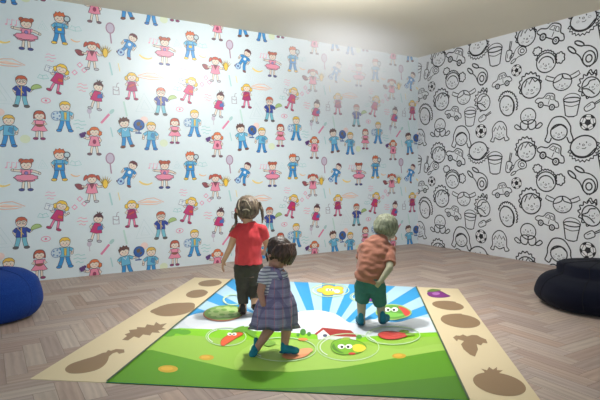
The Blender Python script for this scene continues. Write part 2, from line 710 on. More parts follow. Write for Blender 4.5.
TEALP, PINKP = (176, 220, 222), (244, 178, 204)
tileL = [(ballerina, -6.32, 2.94, .40), (magnifier, -5.96, 3.06, .41), (pineapple, -5.59, 2.77, .38), (soccer_kid, -5.13, 2.96, .36),
         (glasses_kid, -6.37, 2.26, .40), (reader, -5.97, 2.45, .39), (pony_girl, -5.53, 2.27, .38), (yellow_girl, -5.10, 2.43, .38),
         (blond_boy, -6.50, 1.79, .40), (red_girl_print, -6.18, 1.87, .37), (ball_boy, -5.90, 1.99, .40), (grape_girl, -5.56, 1.70, .38),
         (globe_boy, -5.18, 1.82, .41)]
motifs = [(m_notes, -6.47, 3.05, .16, PINKP), (m_hand, -6.50, 2.57, .19, (240, 186, 160)), (m_banana, -6.57, 2.83, .16, (248, 222, 130)), (m_tri, -6.57, 2.21, .26, (206, 226, 232)),
          (m_tri, -6.14, 3.06, .11, TEALP), (m_racket, -5.37, 3.07, .25, (176, 140, 166)), (m_stick, -5.36, 2.62, .16, TEALP), (m_stick, -5.26, 2.65, .10, (244, 226, 160)),
          (m_book, -5.78, 3.07, .14, TEALP), (m_diam, -5.74, 2.57, .20, (240, 150, 190)), (m_dash, -6.06, 2.68, .12, PINKP), (m_book, -6.14, 2.44, .12, (150, 210, 210)),
          (m_eye, -6.11, 2.16, .10, (236, 130, 170)), (m_dash, -5.70, 2.35, .13, (244, 170, 190)), (m_cup, -5.30, 2.36, .16, (150, 140, 160)), (m_stick, -5.18, 2.12, .19, (196, 228, 222)),
          (m_brush, -5.41, 2.01, .20, (226, 130, 170)), (m_dash, -5.73, 1.89, .15, TEALP), (m_stick, -5.35, 1.81, .12, TEALP), (m_ring, -6.33, 1.69, .11, (226, 238, 208)),
          (m_banana, -5.78, 2.93, .10, (246, 200, 150)), (m_ring, -6.59, 1.99, .10, (248, 220, 214)), (m_racket, -5.62, 2.03, .12, (196, 190, 206))]

PAPER_L = (226, 239, 245)
bm = bmesh.new()
wall_mesh(0.0, LEN, -0.15, 0.0, PAPER_L, bm)


def map_left(u, z, layer):
    return CORNER + DL * u + UP * z + DR * (0.0004 + 0.00016 * layer)


A = Art(bm, map_left, (-LEN, 0, 0.0, HC))
PX, PY = 1.652, 1.665
for fn, u, z, s in tileL:
    for i in range(-1, 5):
        for j in (-1, 0, 1):
            uu, zz = u + i * PX, z - j * PY
            if -LEN < uu < .4 and -.4 < zz < HC + .4 and uu > -8.2:
                A.z = 0
                A.push(uu, zz, s)
                fn(A)
                A.pop()
for fn, u, z, s, c in motifs:
    for i in range(-1, 5):
        for j in (-1, 0, 1):
            uu, zz = u + i * PX, z - j * PY
            if -8.2 < uu < .2 and -.2 < zz < HC + .2:
                A.z = 0
                A.push(uu, zz, s)
                fn(A, c)
                A.pop()
structure(mesh_obj('wall_left', bm, wall_print))

# ---- black line drawings on the right wall
INK = (26, 26, 32)
LW = .046


def face(A, cx=0, cy=0, s=1.0, rot=0.0):
    A.push(cx, cy, s, rot)
    for q_ in (-1, 1):
        A.ell(q_ * .11, .03, .02, .03, INK, n=8)
        A.line(ring(q_ * .19, -.07, .045, .03, 8), .012, (120, 120, 126), closed=True)
    A.line(ring(0, -.03, .035, .03, 8), .018, INK, closed=True)
    A.line([(-.07, -.12), (0, -.15), (.07, -.12)], .022, INK, smooth=True)
    A.pop()


def L_(A, pts, closed=False, smooth=True, w=LW):
    A.line(pts, w, INK, closed, smooth)


def w_puff(A):
    L_(A, ring(0, -.08, .38, .36, 24, -.2), True, False)
    L_(A, scallop(0, -.02, .38, .36, 11, .10, -.2, .0, pi), False, False)
    L_(A, ring(0, -.14, .30, .28, 14, -.2, .15, pi - .1), False, False)
    L_(A, scallop(-.34, .40, .15, .13, 7, .25), True, False)
    L_(A, scallop(.54, .0, .15, .17, 7, .25), True, False)
    face(A, 0, -.16, 1, -.2)


def w_shaggy(A):
    L_(A, ring(.02, -.08, .36, .34, 22), True, False)
    L_(A, scallop(.0, .0, .37, .40, 9, .15, 0, -.15, pi + .5, True), False, True)
    L_(A, [(-.34, -.08), (-.27, .12), (-.2, .0), (-.08, .2), (-.02, .06), (.12, .22), (.2, .08), (.33, .12)], False, False)
    face(A, .04, -.14, 1.0, .1)


def w_pigtails(A):
    L_(A, ring(0, -.06, .40, .34, 22), True, False)
    L_(A, [(0, .28), (-.02, .1), (-.2, .0), (-.38, -.04)])
    L_(A, [(0, .28), (.06, .1), (.22, .04), (.39, .0)])
    for s in (-1, 1):
        L_(A, [(s * .33, .16), (s * .50, .22), (s * .68, .30), (s * .74, .16), (s * .60, .08), (s * .39, .02)], True, False)
    face(A, 0, -.18, 1)


def w_leafy(A):
    L_(A, ring(.04, -.04, .34, .38, 22, .4), True, False)
    L_(A, scallop(.0, .02, .36, .40, 8, .24, .5, .4, pi + 1.0, True), False, True)
    L_(A, [(-.12, .44), (.02, .6), (.1, .46), (.22, .56), (.24, .36)])
    L_(A, [(-.3, -.02), (-.1, .06), (.0, .2), (.2, .22)])
    L_(A, [(-.3, -.06), (-.06, -.1), (.16, -.3)])
    face(A, .08, -.02, .9, .4)


def w_hood(A):
    L_(A, ring(-.04, -.04, .30, .38, 22, .25), True, False)
    L_(A, scallop(.0, .02, .36, .44, 14, .12, .25, -.9, pi - .6), False, False)
    L_(A, [(-.16, .36), (.1, .26), (.24, .0), (.18, -.3)])
    face(A, -.08, -.06, 1, .25)


def w_braids(A):
    L_(A, ring(0, .14, .34, .32, 22), True, False)
    for s in (-1, 1):
        L_(A, [(s * .02, -.06), (s * .2, -.02), (s * .34, -.12), (s * .3, -.34), (s * .12, -.4), (s * .02, -.3)], True)
        L_(A, [(s * .36, -.28), (s * .52, -.16), (s * .62, -.24), (s * .48, -.36), (s * .34, -.36)], True)
    face(A, 0, .16, 1)


def w_longhair(A):
    L_(A, [(-.52, -.34), (-.42, -.1), (-.40, .12), (-.2, .42), (.16, .42), (.40, .12), (.42, -.1), (.5, -.36), (.38, -.46), (.28, -.26)], False)
    L_(A, [(-.52, -.34), (-.36, -.42), (-.27, -.26)], False)
    L_(A, ring(0, -.08, .30, .27, 20), True, False)
    L_(A, [(-.3, .0), (-.1, .12), (.1, .16), (.3, .0)])
    face(A, 0, -.13, .9)


def w_straight(A):
    L_(A, [(-.48, -.40), (-.36, -.2), (-.36, .16), (-.12, .42), (.16, .42), (.36, .16), (.38, -.2), (.5, -.36), (.3, -.42), (.24, -.24)], False)
    L_(A, [(-.48, -.40), (-.3, -.44), (-.24, -.26), (0, -.36), (.24, -.26)], False)
    L_(A, [(-.3, .02), (-.2, .2), (-.1, .06), (.0, .26), (.12, .08), (.2, .22), (.3, .04)], False, False)
    face(A, 0, -.1, 1)


def w_fur(A):
    L_(A, ring(0, .06, .42, .34, 24, .2), True, False)
    L_(A, scallop(0, .02, .44, .38, 12, .16, .2, pi - .1, 2 * pi + .2, True), False, False)
    L_(A, [(-.40, -.04), (-.22, -.22), (.10, -.24), (.38, .0)])
    face(A, .0, .14, 1, .2)


def w_car(A):
    L_(A, [(-.5, -.16), (-.5, .04), (-.24, .12), (-.1, .34), (.22, .36), (.34, .12), (.5, .06), (.5, -.16)], True)
    L_(A, [(-.14, .12), (-.06, .27), (.04, .28), (.04, .12)], True, False, .04)
    L_(A, [(.1, .12), (.1, .28), (.2, .27), (.27, .12)], True, False, .04)
    L_(A, [(.08, .08), (.08, -.12)], False, False, .03)
    for s in (-.27, .29):
        A.ell(s, -.2, .13, .13, (222, 224, 228))
        L_(A, ring(s, -.2, .12, .12, 16), True, False, .06)
        L_(A, ring(s, -.2, .04, .04, 8), True, False, .03)


def w_bucket(A):
    L_(A, ring(0, .2, .32, .09, 20), True, False)
    L_(A, [(-.32, .2), (-.22, -.38), (-.1, -.43), (.1, -.43), (.22, -.38), (.32, .2)], False, False)
    L_(A, ring(0, .2, .34, .24, 14, 0, 0.0, pi), False, False, .03)
    L_(A, [(-.28, .02), (0, -.05), (.28, .02)], False, True, .03)


def w_shovel(A):
    L_(A, [(-.1, -.42), (.1, -.42), (.14, -.06), (.04, .02), (-.04, .02), (-.14, -.06)], True)
    L_(A, [(-.03, .04), (-.04, .4), (.04, .4), (.03, .04)], True, False)
    L_(A, [(-.05, -.32), (-.06, -.12)], False, False, .03)


def w_rope(A):
    for r in (.13, .27):
        L_(A, ring(.2, -.2, r * .84, r, 20), True, False, .05)
    L_(A, [(-.30, .10), (-.12, -.08), (.0, -.34), (.16, -.50)], False)
    L_(A, [(.0, .30), (.28, .22), (.48, .0), (.46, -.32), (.2, -.5)], False)
    for x, y in ((-.42, .22), (-.14, .40)):
        L_(A, ring(x, y, .19, .075, 14, -.75 if x < -.3 else -.5), True, False, .055)


def w_soccer(A):
    A.ell(0, 0, .48, .48, (236, 236, 238), n=28)
    A.poly(ring(0, 0, .21, .21, 5, pi / 2), INK)
    for k in range(5):
        a = pi / 2 + k * 2 * pi / 5
        A.line([(.17 * cos(a), .17 * sin(a)), (.34 * cos(a), .34 * sin(a))], .035, INK)
        b_ = a + pi / 5
        P = ring(0, 0, .48, .48, 4, 0, a - .40, a + .40) + [(.36 * cos(a + .2), .36 * sin(a + .2)), (.31 * cos(a), .31 * sin(a)), (.36 * cos(a - .2), .36 * sin(a - .2))]
        A.poly(P, INK)
        A.line([(.36 * cos(a + .2), .36 * sin(a + .2)), (.36 * cos(a + 2 * pi / 5 - .2), .36 * sin(a + 2 * pi / 5 - .2))], .03, INK)
    A.line(ring(0, 0, .47, .47, 28), .045, INK, True)


tileR = [(w_puff, 2.51, 2.87, 0.385, 0), (w_rope, 3.04, 2.86, 0.37, 0), (w_soccer, 2.04, 2.81, 0.180, .2), (w_car, 1.78, 2.69, 0.307, .15),
         (w_shaggy, 2.26, 2.55, 0.435, .15), (w_pigtails, 2.75, 2.55, 0.335, 0), (w_leafy, 3.13, 2.42, 0.36, 0), (w_hood, 1.89, 2.32, 0.413, .1),
         (w_braids, 2.23, 2.06, 0.363, 0), (w_car, 2.53, 2.29, 0.318, -.3), (w_bucket, 2.88, 2.20, 0.359, -.05), (w_shovel, 3.18, 2.18, 0.300, -1.1),
         (w_soccer, 3.10, 1.95, 0.223, .5), (w_longhair, 2.70, 1.88, 0.403, 0), (w_straight, 1.74, 1.92, 0.347, 0), (w_shaggy, 2.19, 1.63, 0.410, .1),
         (w_car, 2.59, 1.56, 0.382, -.45), (w_fur, 3.04, 1.61, 0.425, 0), (w_bucket, 1.66, 1.44, 0.399, 0), (w_shovel, 1.92, 1.45, 0.348, -.2), (w_rope, 2.07, 1.37, 0.260, 1.3)]
bm = bmesh.new()
wall_mesh(-0.15, 0.0, -0.15, LEN, (226, 228, 232), bm)


def map_right(u, z, layer):
    return CORNER + DR * u + UP * z - DL * (0.0004 + 0.00016 * layer)


A = Art(bm, map_right, (0, LEN, 0.0, HC))
PXR, PYR = 1.70, 1.675
for fn, u, z, s, r in tileR:
    for i in range(-2, 3):
        for j in (-1, 0, 1):
            uu, zz = u + i * PXR, z - j * PYR
            if -.3 < uu < 5.6 and -.3 < zz < HC + .3:
                A.z = 0
                A.push(uu, zz, s, r)
                fn(A)
                A.pop()
structure(mesh_obj('wall_right', bm, line_print))

# ---- thin haze added to imitate the white lamp glow on the wall
hz = bpy.data.materials.new('glow_scatter')
hz.use_nodes = True
nt = hz.node_tree
nt.nodes.remove(nt.nodes['Principled BSDF'])
vs_ = N(nt, 'ShaderNodeVolumeScatter')
vs_.inputs['Color'].default_value = (1, 1, 1, 1)
vs_.inputs['Anisotropy'].default_value = -0.45
tc = N(nt, 'ShaderNodeTexCoord')
gr = N(nt, 'ShaderNodeTexGradient', gradient_type='QUADRATIC_SPHERE')
mp = N(nt, 'ShaderNodeMapping')
mp.inputs['Scale'].default_value = (1 / 1.75, 1 / 1.0, 1 / 1.25)
nt.links.new(tc.outputs['Object'], mp.inputs[0])
nt.links.new(mp.outputs[0], gr.inputs[0])
mu = N(nt, 'ShaderNodeMath', operation='MULTIPLY')
mu.inputs[1].default_value = GLOW_DENSITY
nt.links.new(gr.outputs['Fac'], mu.inputs[0])
nt.links.new(mu.outputs[0], vs_.inputs['Density'])
nt.links.new(vs_.outputs[0], nt.nodes['Material Output'].inputs['Volume'])
bm = bmesh.new()
hcn = CORNER - DL * 2.25 + DR * 1.02 + UP * 2.80
bmesh.ops.create_cube(bm, size=1.0, matrix=Matrix.Translation((0, 0, -.355)) @ Matrix.Diagonal((3.5, 2.0, 1.79, 1)))
hzo = mesh_obj('glow_volume', bm, hz)
hzo.location = hcn
hzo.rotation_euler = (0, 0, TH)
hzo['kind'] = 'stuff'
hzo['label'] = 'thin white haze added to imitate the lamp glow below the ceiling in front of the printed wall'
hzo['category'] = 'glow_volume'

# ================================================================== PLAY MAT
MAT_T = 0.004
mat_root = thing('floor_mat', 'rectangular play mat printed with a cartoon farm meadow between two beige silhouette strips',
                 'play mat', G(300, 335))
MO = G(300, 335)
vinyl = print_mat('mat_print', rough=0.5, spec=0.35, grain=0.02)


def map_mat(x, y, layer):
    p = G(x, y)
    return Vector((p.x - MO.x, p.y - MO.y, MAT_T + 0.0002 + 0.00008 * layer))


def mlocal(x, y):
    p = G(x, y)
    return (p.x - MO.x, p.y - MO.y)


TAN, BRN = (220, 204, 168), (144, 118, 88)
FLp, FRp, NRp, NLp = (232, 279.5), (416.5, 287.4), (470, 401.5), (106, 383)
FL, FR, NR, NL = (194.5, 277.7), (458, 289), (544, 405.5), (30, 379.5)


class MatArt(Art):
    def _face(self, P, col):
        # frame y runs downwards, so wind the ground polygon for an upward normal
        P = cut_quad(P, self.quad)
        if P and len(P) >= 3:
            Q = [p for i, p in enumerate(P) if abs(p[0] - P[i - 1][0]) + abs(p[1] - P[i - 1][1]) > 1e-4]
            if len(Q) < 3:
                return
            area = sum(Q[i - 1][0] * Q[i][1] - Q[i][0] * Q[i - 1][1] for i in range(len(Q)))
            if area > 0:
                Q.reverse()
            f = self.bm.faces.new([self.bm.verts.new(self.mapf(p[0], p[1], self.z)) for p in Q])
            for l in f.loops:
                l[self.lay] = lin(col)


def cut_quad(P, Q):
    for i in range(4):
        a, b_ = Q[i - 1], Q[i]
        def side(p):
            return (b_[0] - a[0]) * (p[1] - a[1]) - (b_[1] - a[1]) * (p[0] - a[0])
        out = []
        for k in range(len(P)):
            p, q_ = P[k - 1], P[k]
            sp, sq = side(p), side(q_)
            if (sp >= 0) != (sq >= 0):
                t = sp / (sp - sq)
                out.append((p[0] + (q_[0] - p[0]) * t, p[1] + (q_[1] - p[1]) * t))
            if sq >= 0:
                out.append(q_)
        P = out
        if len(P) < 3:
            return None
    return P


# --- middle picture
bm = bmesh.new()
slab(bm, [mlocal(*p) for p in (FLp, NLp, NRp, FRp)], 0.0, MAT_T, (74, 120, 30))
A = MatArt(bm, map_mat)
A.quad = [FLp, FRp, NRp, NLp]
BLUE, PALE = (52, 158, 222), (176, 212, 234)
SUN = (322, 346)
A.poly(A.quad, BLUE)
for k in range(26):
    a = pi + .02 + k * (pi - .04) / 26
    if k % 2:
        continue
    w = (pi - .04) / 26
    R = 420
    A.poly([SUN, (SUN[0] + R * cos(a), SUN[1] + .55 * R * sin(a)), (SUN[0] + R * cos(a + w), SUN[1] + .55 * R * sin(a + w))], PALE)
CLOUD = (218, 227, 236)
A.z = 30
A.poly([(150, 345), (180, 322), (196, 318), (208, 312), (226, 314), (240, 310), (262, 316), (285, 312), (300, 313), (318, 311), (336, 315), (352, 324),
        (372, 320), (396, 323), (420, 318), (446, 324), (452, 350), (300, 352)], CLOUD, smooth=True)
A.poly(ring(312, 320, 24, 9, 20), (228, 234, 242))
A.poly(ring(210, 322, 26, 9, 20), (228, 234, 242))
GL, GB, GM, GD = (150, 196, 70), (134, 204, 10), (90, 154, 0), (74, 132, 10)
A.poly([(90, 345), (150, 334), (180, 329), (240, 331), (300, 334), (360, 338), (410, 334), (470, 332), (500, 420), (60, 420)], GB, smooth=False)
A.poly([(60, 352), (150, 338), (190, 336), (240, 341), (290, 340), (360, 343), (420, 338), (470, 336), (500, 420), (60, 420)], GL)
A.poly([(250, 346), (320, 340), (400, 350), (440, 345), (470, 355), (330, 372), (240, 372)], (160, 202, 84), smooth=True)
for x, y in ((176, 332), (184, 333), (168, 335)):
    A.ell(x, y, 7, 2.6, (96, 168, 30))
A.poly([(80, 356), (130, 352), (152, 351), (190, 360), (236, 371), (290, 373), (340, 369), (390, 360), (438, 352), (470, 349), (500, 420), (60, 420)], GM)
A.poly([(60, 392), (180, 391), (300, 389), (380, 385), (452, 377), (480, 376), (500, 420), (60, 420)], GD)
for x, y, rx in ((168, 370, 10), (206.5, 358.5, 7.5), (399, 357, 7)):
    A.ell(x, y, rx, rx * .37, (206, 166, 40))
    A.ell(x - 1, y - .4, rx * .6, rx * .2, (222, 178, 60))
# farmhouse
A.poly([(317, 334.5), (323, 330), (329, 334), (330, 340.5), (318, 340.6)], (232, 234, 230), (150, 160, 150), .5)
A.poly([(329, 335), (356, 337), (356, 341.6), (330, 340.5)], (214, 222, 220))
A.poly([(314.5, 335), (322.5, 328.6), (351, 331.4), (358, 338.2), (330.6, 337), (323.4, 330.6), (316.4, 336)], (164, 44, 38))
A.ell(325, 336.6, 2.2, 1.5, (70, 80, 110))
for x, y, rx in ((303, 333, 3), (309, 335, 2), (298, 336, 1.6)):
    A.ell(x, y, rx, rx * 1.1, (70, 136, 40))
A.ell(359, 338, 3, 2, (84, 150, 50))


def bubble(cx, cy, rx, ry):
    A.line(ring(cx, cy, rx, ry, 36), .8, (196, 226, 176), True)
    A.line(ring(cx, cy, rx * .9, ry * .86, 22, 0, 2.4, 4.2), .9, (222, 238, 216))


def eyes(cx, cy, s):
    for k in (-1, 1):
        A.ell(cx + k * s, cy, s * .95, s * .62, (250, 252, 250))
        A.ell(cx + k * s * .8, cy + s * .1, s * .4, s * .34, (24, 30, 30), n=10)


# lemon-yellow star fruit
bubble(330, 291, 19, 6.4)
A.poly(scallop(331, 291, 10.5, 3.8, 5, .35), (244, 214, 70), (210, 170, 40), .6)
A.ell(337, 292, 3, 1.8, (232, 240, 250))
eyes(330, 290.6, 2.2)
# aubergine on the meadow sky
bubble(369, 297.5, 19, 6)
A.poly([(362, 299), (366, 294), (376, 294), (382, 299), (374, 302), (366, 301.5)], (126, 48, 140), smooth=True)
A.ell(369, 293.5, 4, 1.6, (240, 210, 60))
# slice of melon with a red bite
A.poly([(376, 314), (380, 308), (390, 305.6), (402, 307), (411, 312.5), (408, 317), (396, 320.4), (384, 319.5)], (96, 160, 60), (170, 200, 120), 1.0, smooth=True)
A.poly([(398, 307.4), (406, 309.6), (410.4, 314), (406, 317.2), (402, 312.6)], (214, 74, 64), smooth=True)
A.poly([(380, 315), (386, 317.6), (396, 318), (404, 315.6), (398, 314.4), (388, 313.6)], (126, 196, 84), smooth=True)
eyes(391, 310.6, 3.6)
# green pepper with a yellow tip
bubble(348, 348.5, 31, 13.6)
A.poly([(331, 349), (333, 343), (342, 340), (352, 341), (362, 344), (366, 349), (358, 354.6), (344, 356), (335, 354)], (122, 182, 34), (90, 140, 30), .8, smooth=True)
A.poly([(332, 349), (334, 345), (336.5, 350), (344, 354.6), (338, 354)], (84, 140, 24), smooth=True)
A.poly([(353, 347), (360, 345.6), (366, 349), (362, 353), (354, 352.4)], (240, 216, 60), smooth=True)
A.ell(352, 355, 3.6, 1.2, (206, 60, 50))
A.poly([(341, 341), (344, 338.8), (350, 339), (348, 341.4)], (150, 180, 60), smooth=True)
eyes(345, 348, 3.8)
# carrot
bubble(226, 338, 20, 9)
A.poly([(221, 346), (222, 341), (229, 336.4), (238, 334), (243, 335.4), (236, 339.4), (228, 344.4), (224, 347)], (230, 96, 50), (190, 70, 40), .7, smooth=True)
for x, y, r_ in ((244, 332, .1), (250, 333, .3), (238, 330.4, -.3), (252, 336, .6), (246, 329.6, 0)):
    A.ell(x, y, 7, 1.7, (104, 162, 50), rot=r_ - .1)
eyes(232, 335.6, 2.4)
# cabbage-green melon with a red rim under the girl in red
A.poly(ring(223.4, 314.6, 20.5, 8.0, 28, -.06), (168, 104, 76))
A.poly(ring(224.2, 313.9, 20, 7.4, 28, -.06), (122, 166, 78))
A.poly(scallop(225, 313.4, 14, 4.6, 11, .22, -.06), (172, 200, 124))
for x, y in ((216, 313), (224, 311), (232, 313), (222, 316), (231, 316)):
    A.ell(x, y, 3, 1.2, (120, 172, 70), n=10)
bubble(233, 301, 10, 5)
# tomato under the small girl, strawberry under the boy
bubble(283, 351, 33, 12)
A.poly(ring(296, 356, 14, 4.6, 24, -.15), (226, 150, 104))
A.poly(ring(304, 353, 9, 3, 20, -.15), (234, 170, 120))
A.poly([(262, 344), (270, 342), (276, 345), (268, 348)], (120, 170, 60), smooth=True)
A.ell(303, 341, 5, 1.5, (226, 150, 70))
bubble(393, 337, 27, 9)
A.poly([(378, 336), (386, 333), (400, 334), (408, 337), (396, 340.6), (384, 340.2)], (204, 74, 66), (170, 60, 50), .6, smooth=True)
for x, y in ((410, 336), (404, 333)):
    A.ell(x, y, 5, 1.5, (130, 176, 60))
# dark border along both long edges
A.z += 4
for (a, b_), s in (((FLp, NLp), 1), ((FRp, NRp), -1)):
    A.poly([a, b_, (b_[0] + 2.4 * s, b_[1]), (a[0] + 1.2 * s, a[1])], (74, 96, 70))
mesh_obj('picture_panel', bm, vinyl, mat_root)['label'] = 'middle panel with blue sky rays, clouds, farmhouse and green hills'

# --- left strip
bm = bmesh.new()
slab(bm, [mlocal(*p) for p in (FL, NL, NLp, FLp)], 0.0, MAT_T, TAN)
A = MatArt(bm, map_mat)
A.quad = [FL, FLp, NLp, NL]
A.poly([(65, 370), (70, 365), (82, 360.6), (94, 357), (103, 353.4), (108, 353.6), (109, 357), (106, 364), (98, 370), (84, 373.6), (70, 374)], BRN, smooth=True)
A.poly([(104, 355.6), (108, 350.6), (111, 351.4), (116, 349.6), (124, 350), (124.6, 353), (119, 354.4), (117, 352.6), (112.6, 354), (108, 358)], BRN)
A.poly([(122, 340.4), (127, 336.6), (124.6, 335), (130, 333), (129, 330.6), (137, 329.6), (137, 327.6), (145, 328), (147, 324.8), (154, 326), (156, 322.4), (160, 325), (167, 323.6), (162, 328), (166, 329.6), (158, 331), (160, 333.4), (152, 333), (150, 336), (143, 335), (139, 338.6), (134, 337), (128, 341)], BRN)
A.ell(174, 310, 21, 6.4, BRN, rot=-.12, n=28)
A.poly([(150, 312), (168, 305), (190, 303), (195, 306), (190, 312), (168, 316)], BRN, smooth=True)
A.ell(196.5, 294.4, 10.6, 3.8, BRN, rot=-.1, n=24)
A.poly([(190, 292), (202, 290), (208, 293), (200, 297)], BRN, smooth=True)
A.ell(210, 283.6, 11.8, 3.2, BRN, rot=-.06, n=24)
A.poly([(204, 282), (214, 280), (220, 281.4), (214, 285)], BRN, smooth=True)
mesh_obj('silhouette_strip', bm, vinyl, mat_root)['label'] = 'left beige strip with five brown fruit and vegetable silhouettes'

# --- right strip
bm = bmesh.new()
slab(bm, [mlocal(*p) for p in (FRp, NRp, NR, FR)], 0.0, MAT_T, TAN)
A = MatArt(bm, map_mat)
A.quad = [FRp, FR, NR, NRp]
A.poly([(427.5, 293), (432, 290.6), (440, 291.4), (447, 295), (450, 296.6), (443, 297.8), (434, 297.6), (428.5, 295.8)], (128, 40, 130), (90, 30, 100), .5, smooth=True)
A.ell(436, 294, 4, 1.4, (176, 110, 186), n=12)
A.poly([(427, 292), (431, 289.4), (437, 289.6), (441, 290.6), (434, 292)], (110, 140, 60), smooth=True)
A.ell(448, 306, 16, 4.4, BRN, rot=.12, n=28)
A.poly([(434, 303.4), (444, 301.2), (456, 302.6), (448, 305)], BRN, smooth=True)
A.ell(460.5, 321.5, 20, 6.8, BRN, rot=.12, n=30)
A.poly([(442, 317), (450, 314.6), (462, 314.4), (454, 319)], BRN, smooth=True)
A.poly([(453, 338), (456, 336), (460, 336.4), (463, 335), (467, 337), (472, 335.6), (477, 335.8), (481, 338), (486, 340), (487.6, 344), (483, 343.4), (481, 346), (476.6, 344.6), (478, 350), (475, 357.4), (470, 355.4), (463.6, 350), (461, 345), (464, 341.6), (458, 340), (457, 342)], BRN)
A.ell(499.5, 385, 27, 11, BRN, rot=.2, n=34)
A.poly([(488, 380), (484, 372), (481, 369.4), (487, 371), (489, 367.6), (493, 370.4), (497, 367.8), (497, 371), (503, 371), (498, 374.4), (502, 380)], BRN)
mesh_obj('silhouette_strip', bm, vinyl, mat_root)['label'] = 'right beige strip with a purple aubergine and four brown silhouettes'
MAT_TOP = MAT_T + 0.0095

# ================================================================== BODY KIT


def blob(bm, c, r, seg=14, basis=None):
    """ellipsoid; r may be a triple, basis three axes"""
    r = (r, r, r) if not hasattr(r, '__len__') else r
    ax = basis or (Vector((1, 0, 0)), Vector((0, 1, 0)), Vector((0, 0, 1)))
    M = Matrix(((ax[0].x * r[0], ax[1].x * r[1], ax[2].x * r[2], c[0]),
                (ax[0].y * r[0], ax[1].y * r[1], ax[2].y * r[2], c[1]),
                (ax[0].z * r[0], ax[1].z * r[1], ax[2].z * r[2], c[2]), (0, 0, 0, 1)))
    res = bmesh.ops.create_uvsphere(bm, u_segments=seg, v_segments=seg // 2 + 2, radius=1.0, matrix=M)
    if M.to_3x3().determinant() < 0:
        bmesh.ops.reverse_faces(bm, faces=list({f for v in res['verts'] for f in v.link_faces}))


def loft(bm, secs, seg=20):
    """closed tube through (centre, rx, ry[, normal]) sections; flat ends"""
    rings = []
    for i, s in enumerate(secs):
        c = Vector(s[0])
        if len(s) > 3:
            d = Vector(s[3]).normalized()
        else:
            d = Vector(secs[min(i + 1, len(secs) - 1)][0]) - Vector(secs[max(i - 1, 0)][0])
            d.normalize()
        x = Vector((1, 0, 0)) if abs(d.x) < .9 else Vector((0, 0, 1))
        x = (x - d * x.dot(d)).normalized()
        y = d.cross(x)
        rings.append([bm.verts.new(c + x * (s[1] * cos(2 * pi * k / seg)) + y * (s[2] * sin(2 * pi * k / seg))) for k in range(seg)])
    for a, b_ in zip(rings, rings[1:]):
        for k in range(seg):
            bm.faces.new([a[k], a[(k + 1) % seg], b_[(k + 1) % seg], b_[k]])
    bm.faces.new(rings[0][::-1])
    bm.faces.new(rings[-1])


def chain(bm, pts, caps=(True, True)):
    for i, (p, r) in enumerate(pts):
        if (i > 0 or caps[0]) and (i < len(pts) - 1 or caps[1]):
            blob(bm, p, r, 12)
    for (p, r), (q_, s) in zip(pts, pts[1:]):
        if (Vector(p) - Vector(q_)).length > 1e-5:
            loft(bm, [(p, r, r), (q_, s, s)], 14)


def fuse(name, bm, mat, parent, voxel=0.005, smooth=3, cuts=(), fn=None, keep=None):
    """weld the overlapping volumes of bm into one skin and smooth it"""
    me = bpy.data.meshes.new(name)
    bm.to_mesh(me)
    bm.free()
    o = bpy.data.objects.new(name, me)
    SC.collection.objects.link(o)
    md = o.modifiers.new('r', 'REMESH')
    md.mode = 'VOXEL'
    md.voxel_size = voxel
    if smooth:
        ms = o.modifiers.new('s', 'SMOOTH')
        ms.factor = 0.5
        ms.iterations = smooth
    dg = bpy.context.evaluated_depsgraph_get()
    me2 = bpy.data.meshes.new_from_object(o.evaluated_get(dg))
    bpy.data.objects.remove(o)
    bpy.data.meshes.remove(me)
    b2 = bmesh.new()
    b2.from_mesh(me2)
    bpy.data.meshes.remove(me2)
    for co, no in cuts:
        g = bmesh.ops.bisect_plane(b2, geom=b2.verts[:] + b2.edges[:] + b2.faces[:], plane_co=co, plane_no=no, clear_outer=True)
        ed = [e for e in g['geom_cut'] if isinstance(e, bmesh.types.BMEdge)]
        if ed:
            bmesh.ops.holes_fill(b2, edges=ed, sides=0)
    if fn:
        b2.normal_update()
        for v in b2.verts:
            v.co += fn(v.co, v.normal)
    return mesh_obj(name, b2, mat, parent, smooth=True)


def head_volumes(bm, c, r, fwd, up):
    fwd, up = fwd.normalized(), (up - fwd * up.dot(fwd)).normalized()
    sd = fwd.cross(up)
    B = (sd, fwd, up)
    blob(bm, c, (r * .93, r * 1.06, r), 20, B)
    blob(bm, c + fwd * r * .28 - up * r * .42, (r * .72, r * .72, r * .70), 16, B)
    blob(bm, c + fwd * r * .62 - up * r * .80, (r * .30, r * .28, r * .24), 12, B)
    for s in (-1, 1):
        blob(bm, c + fwd * r * .66 - up * r * .45 + sd * s * r * .38, (r * .32, r * .28, r * .3), 12, B)
        blob(bm, c - fwd * r * .04 - up * r * .18 + sd * s * r * .95, (r * .09, r * .16, r * .25), 10, B)
    blob(bm, c + fwd * r * 1.04 - up * r * .34, (r * .12, r * .14, r * .11), 10, B)
    blob(bm, c + fwd * r * 1.00 - up * r * .18, (r * .08, r * .10, r * .18), 10, B)
    blob(bm, c + fwd * r * .93 - up * r * .60, (r * .20, r * .10, r * .05), 10, B)
    blob(bm, c + fwd * r * .92 - up * r * .68, (r * .16, r * .10, r * .05), 10, B)
    return B


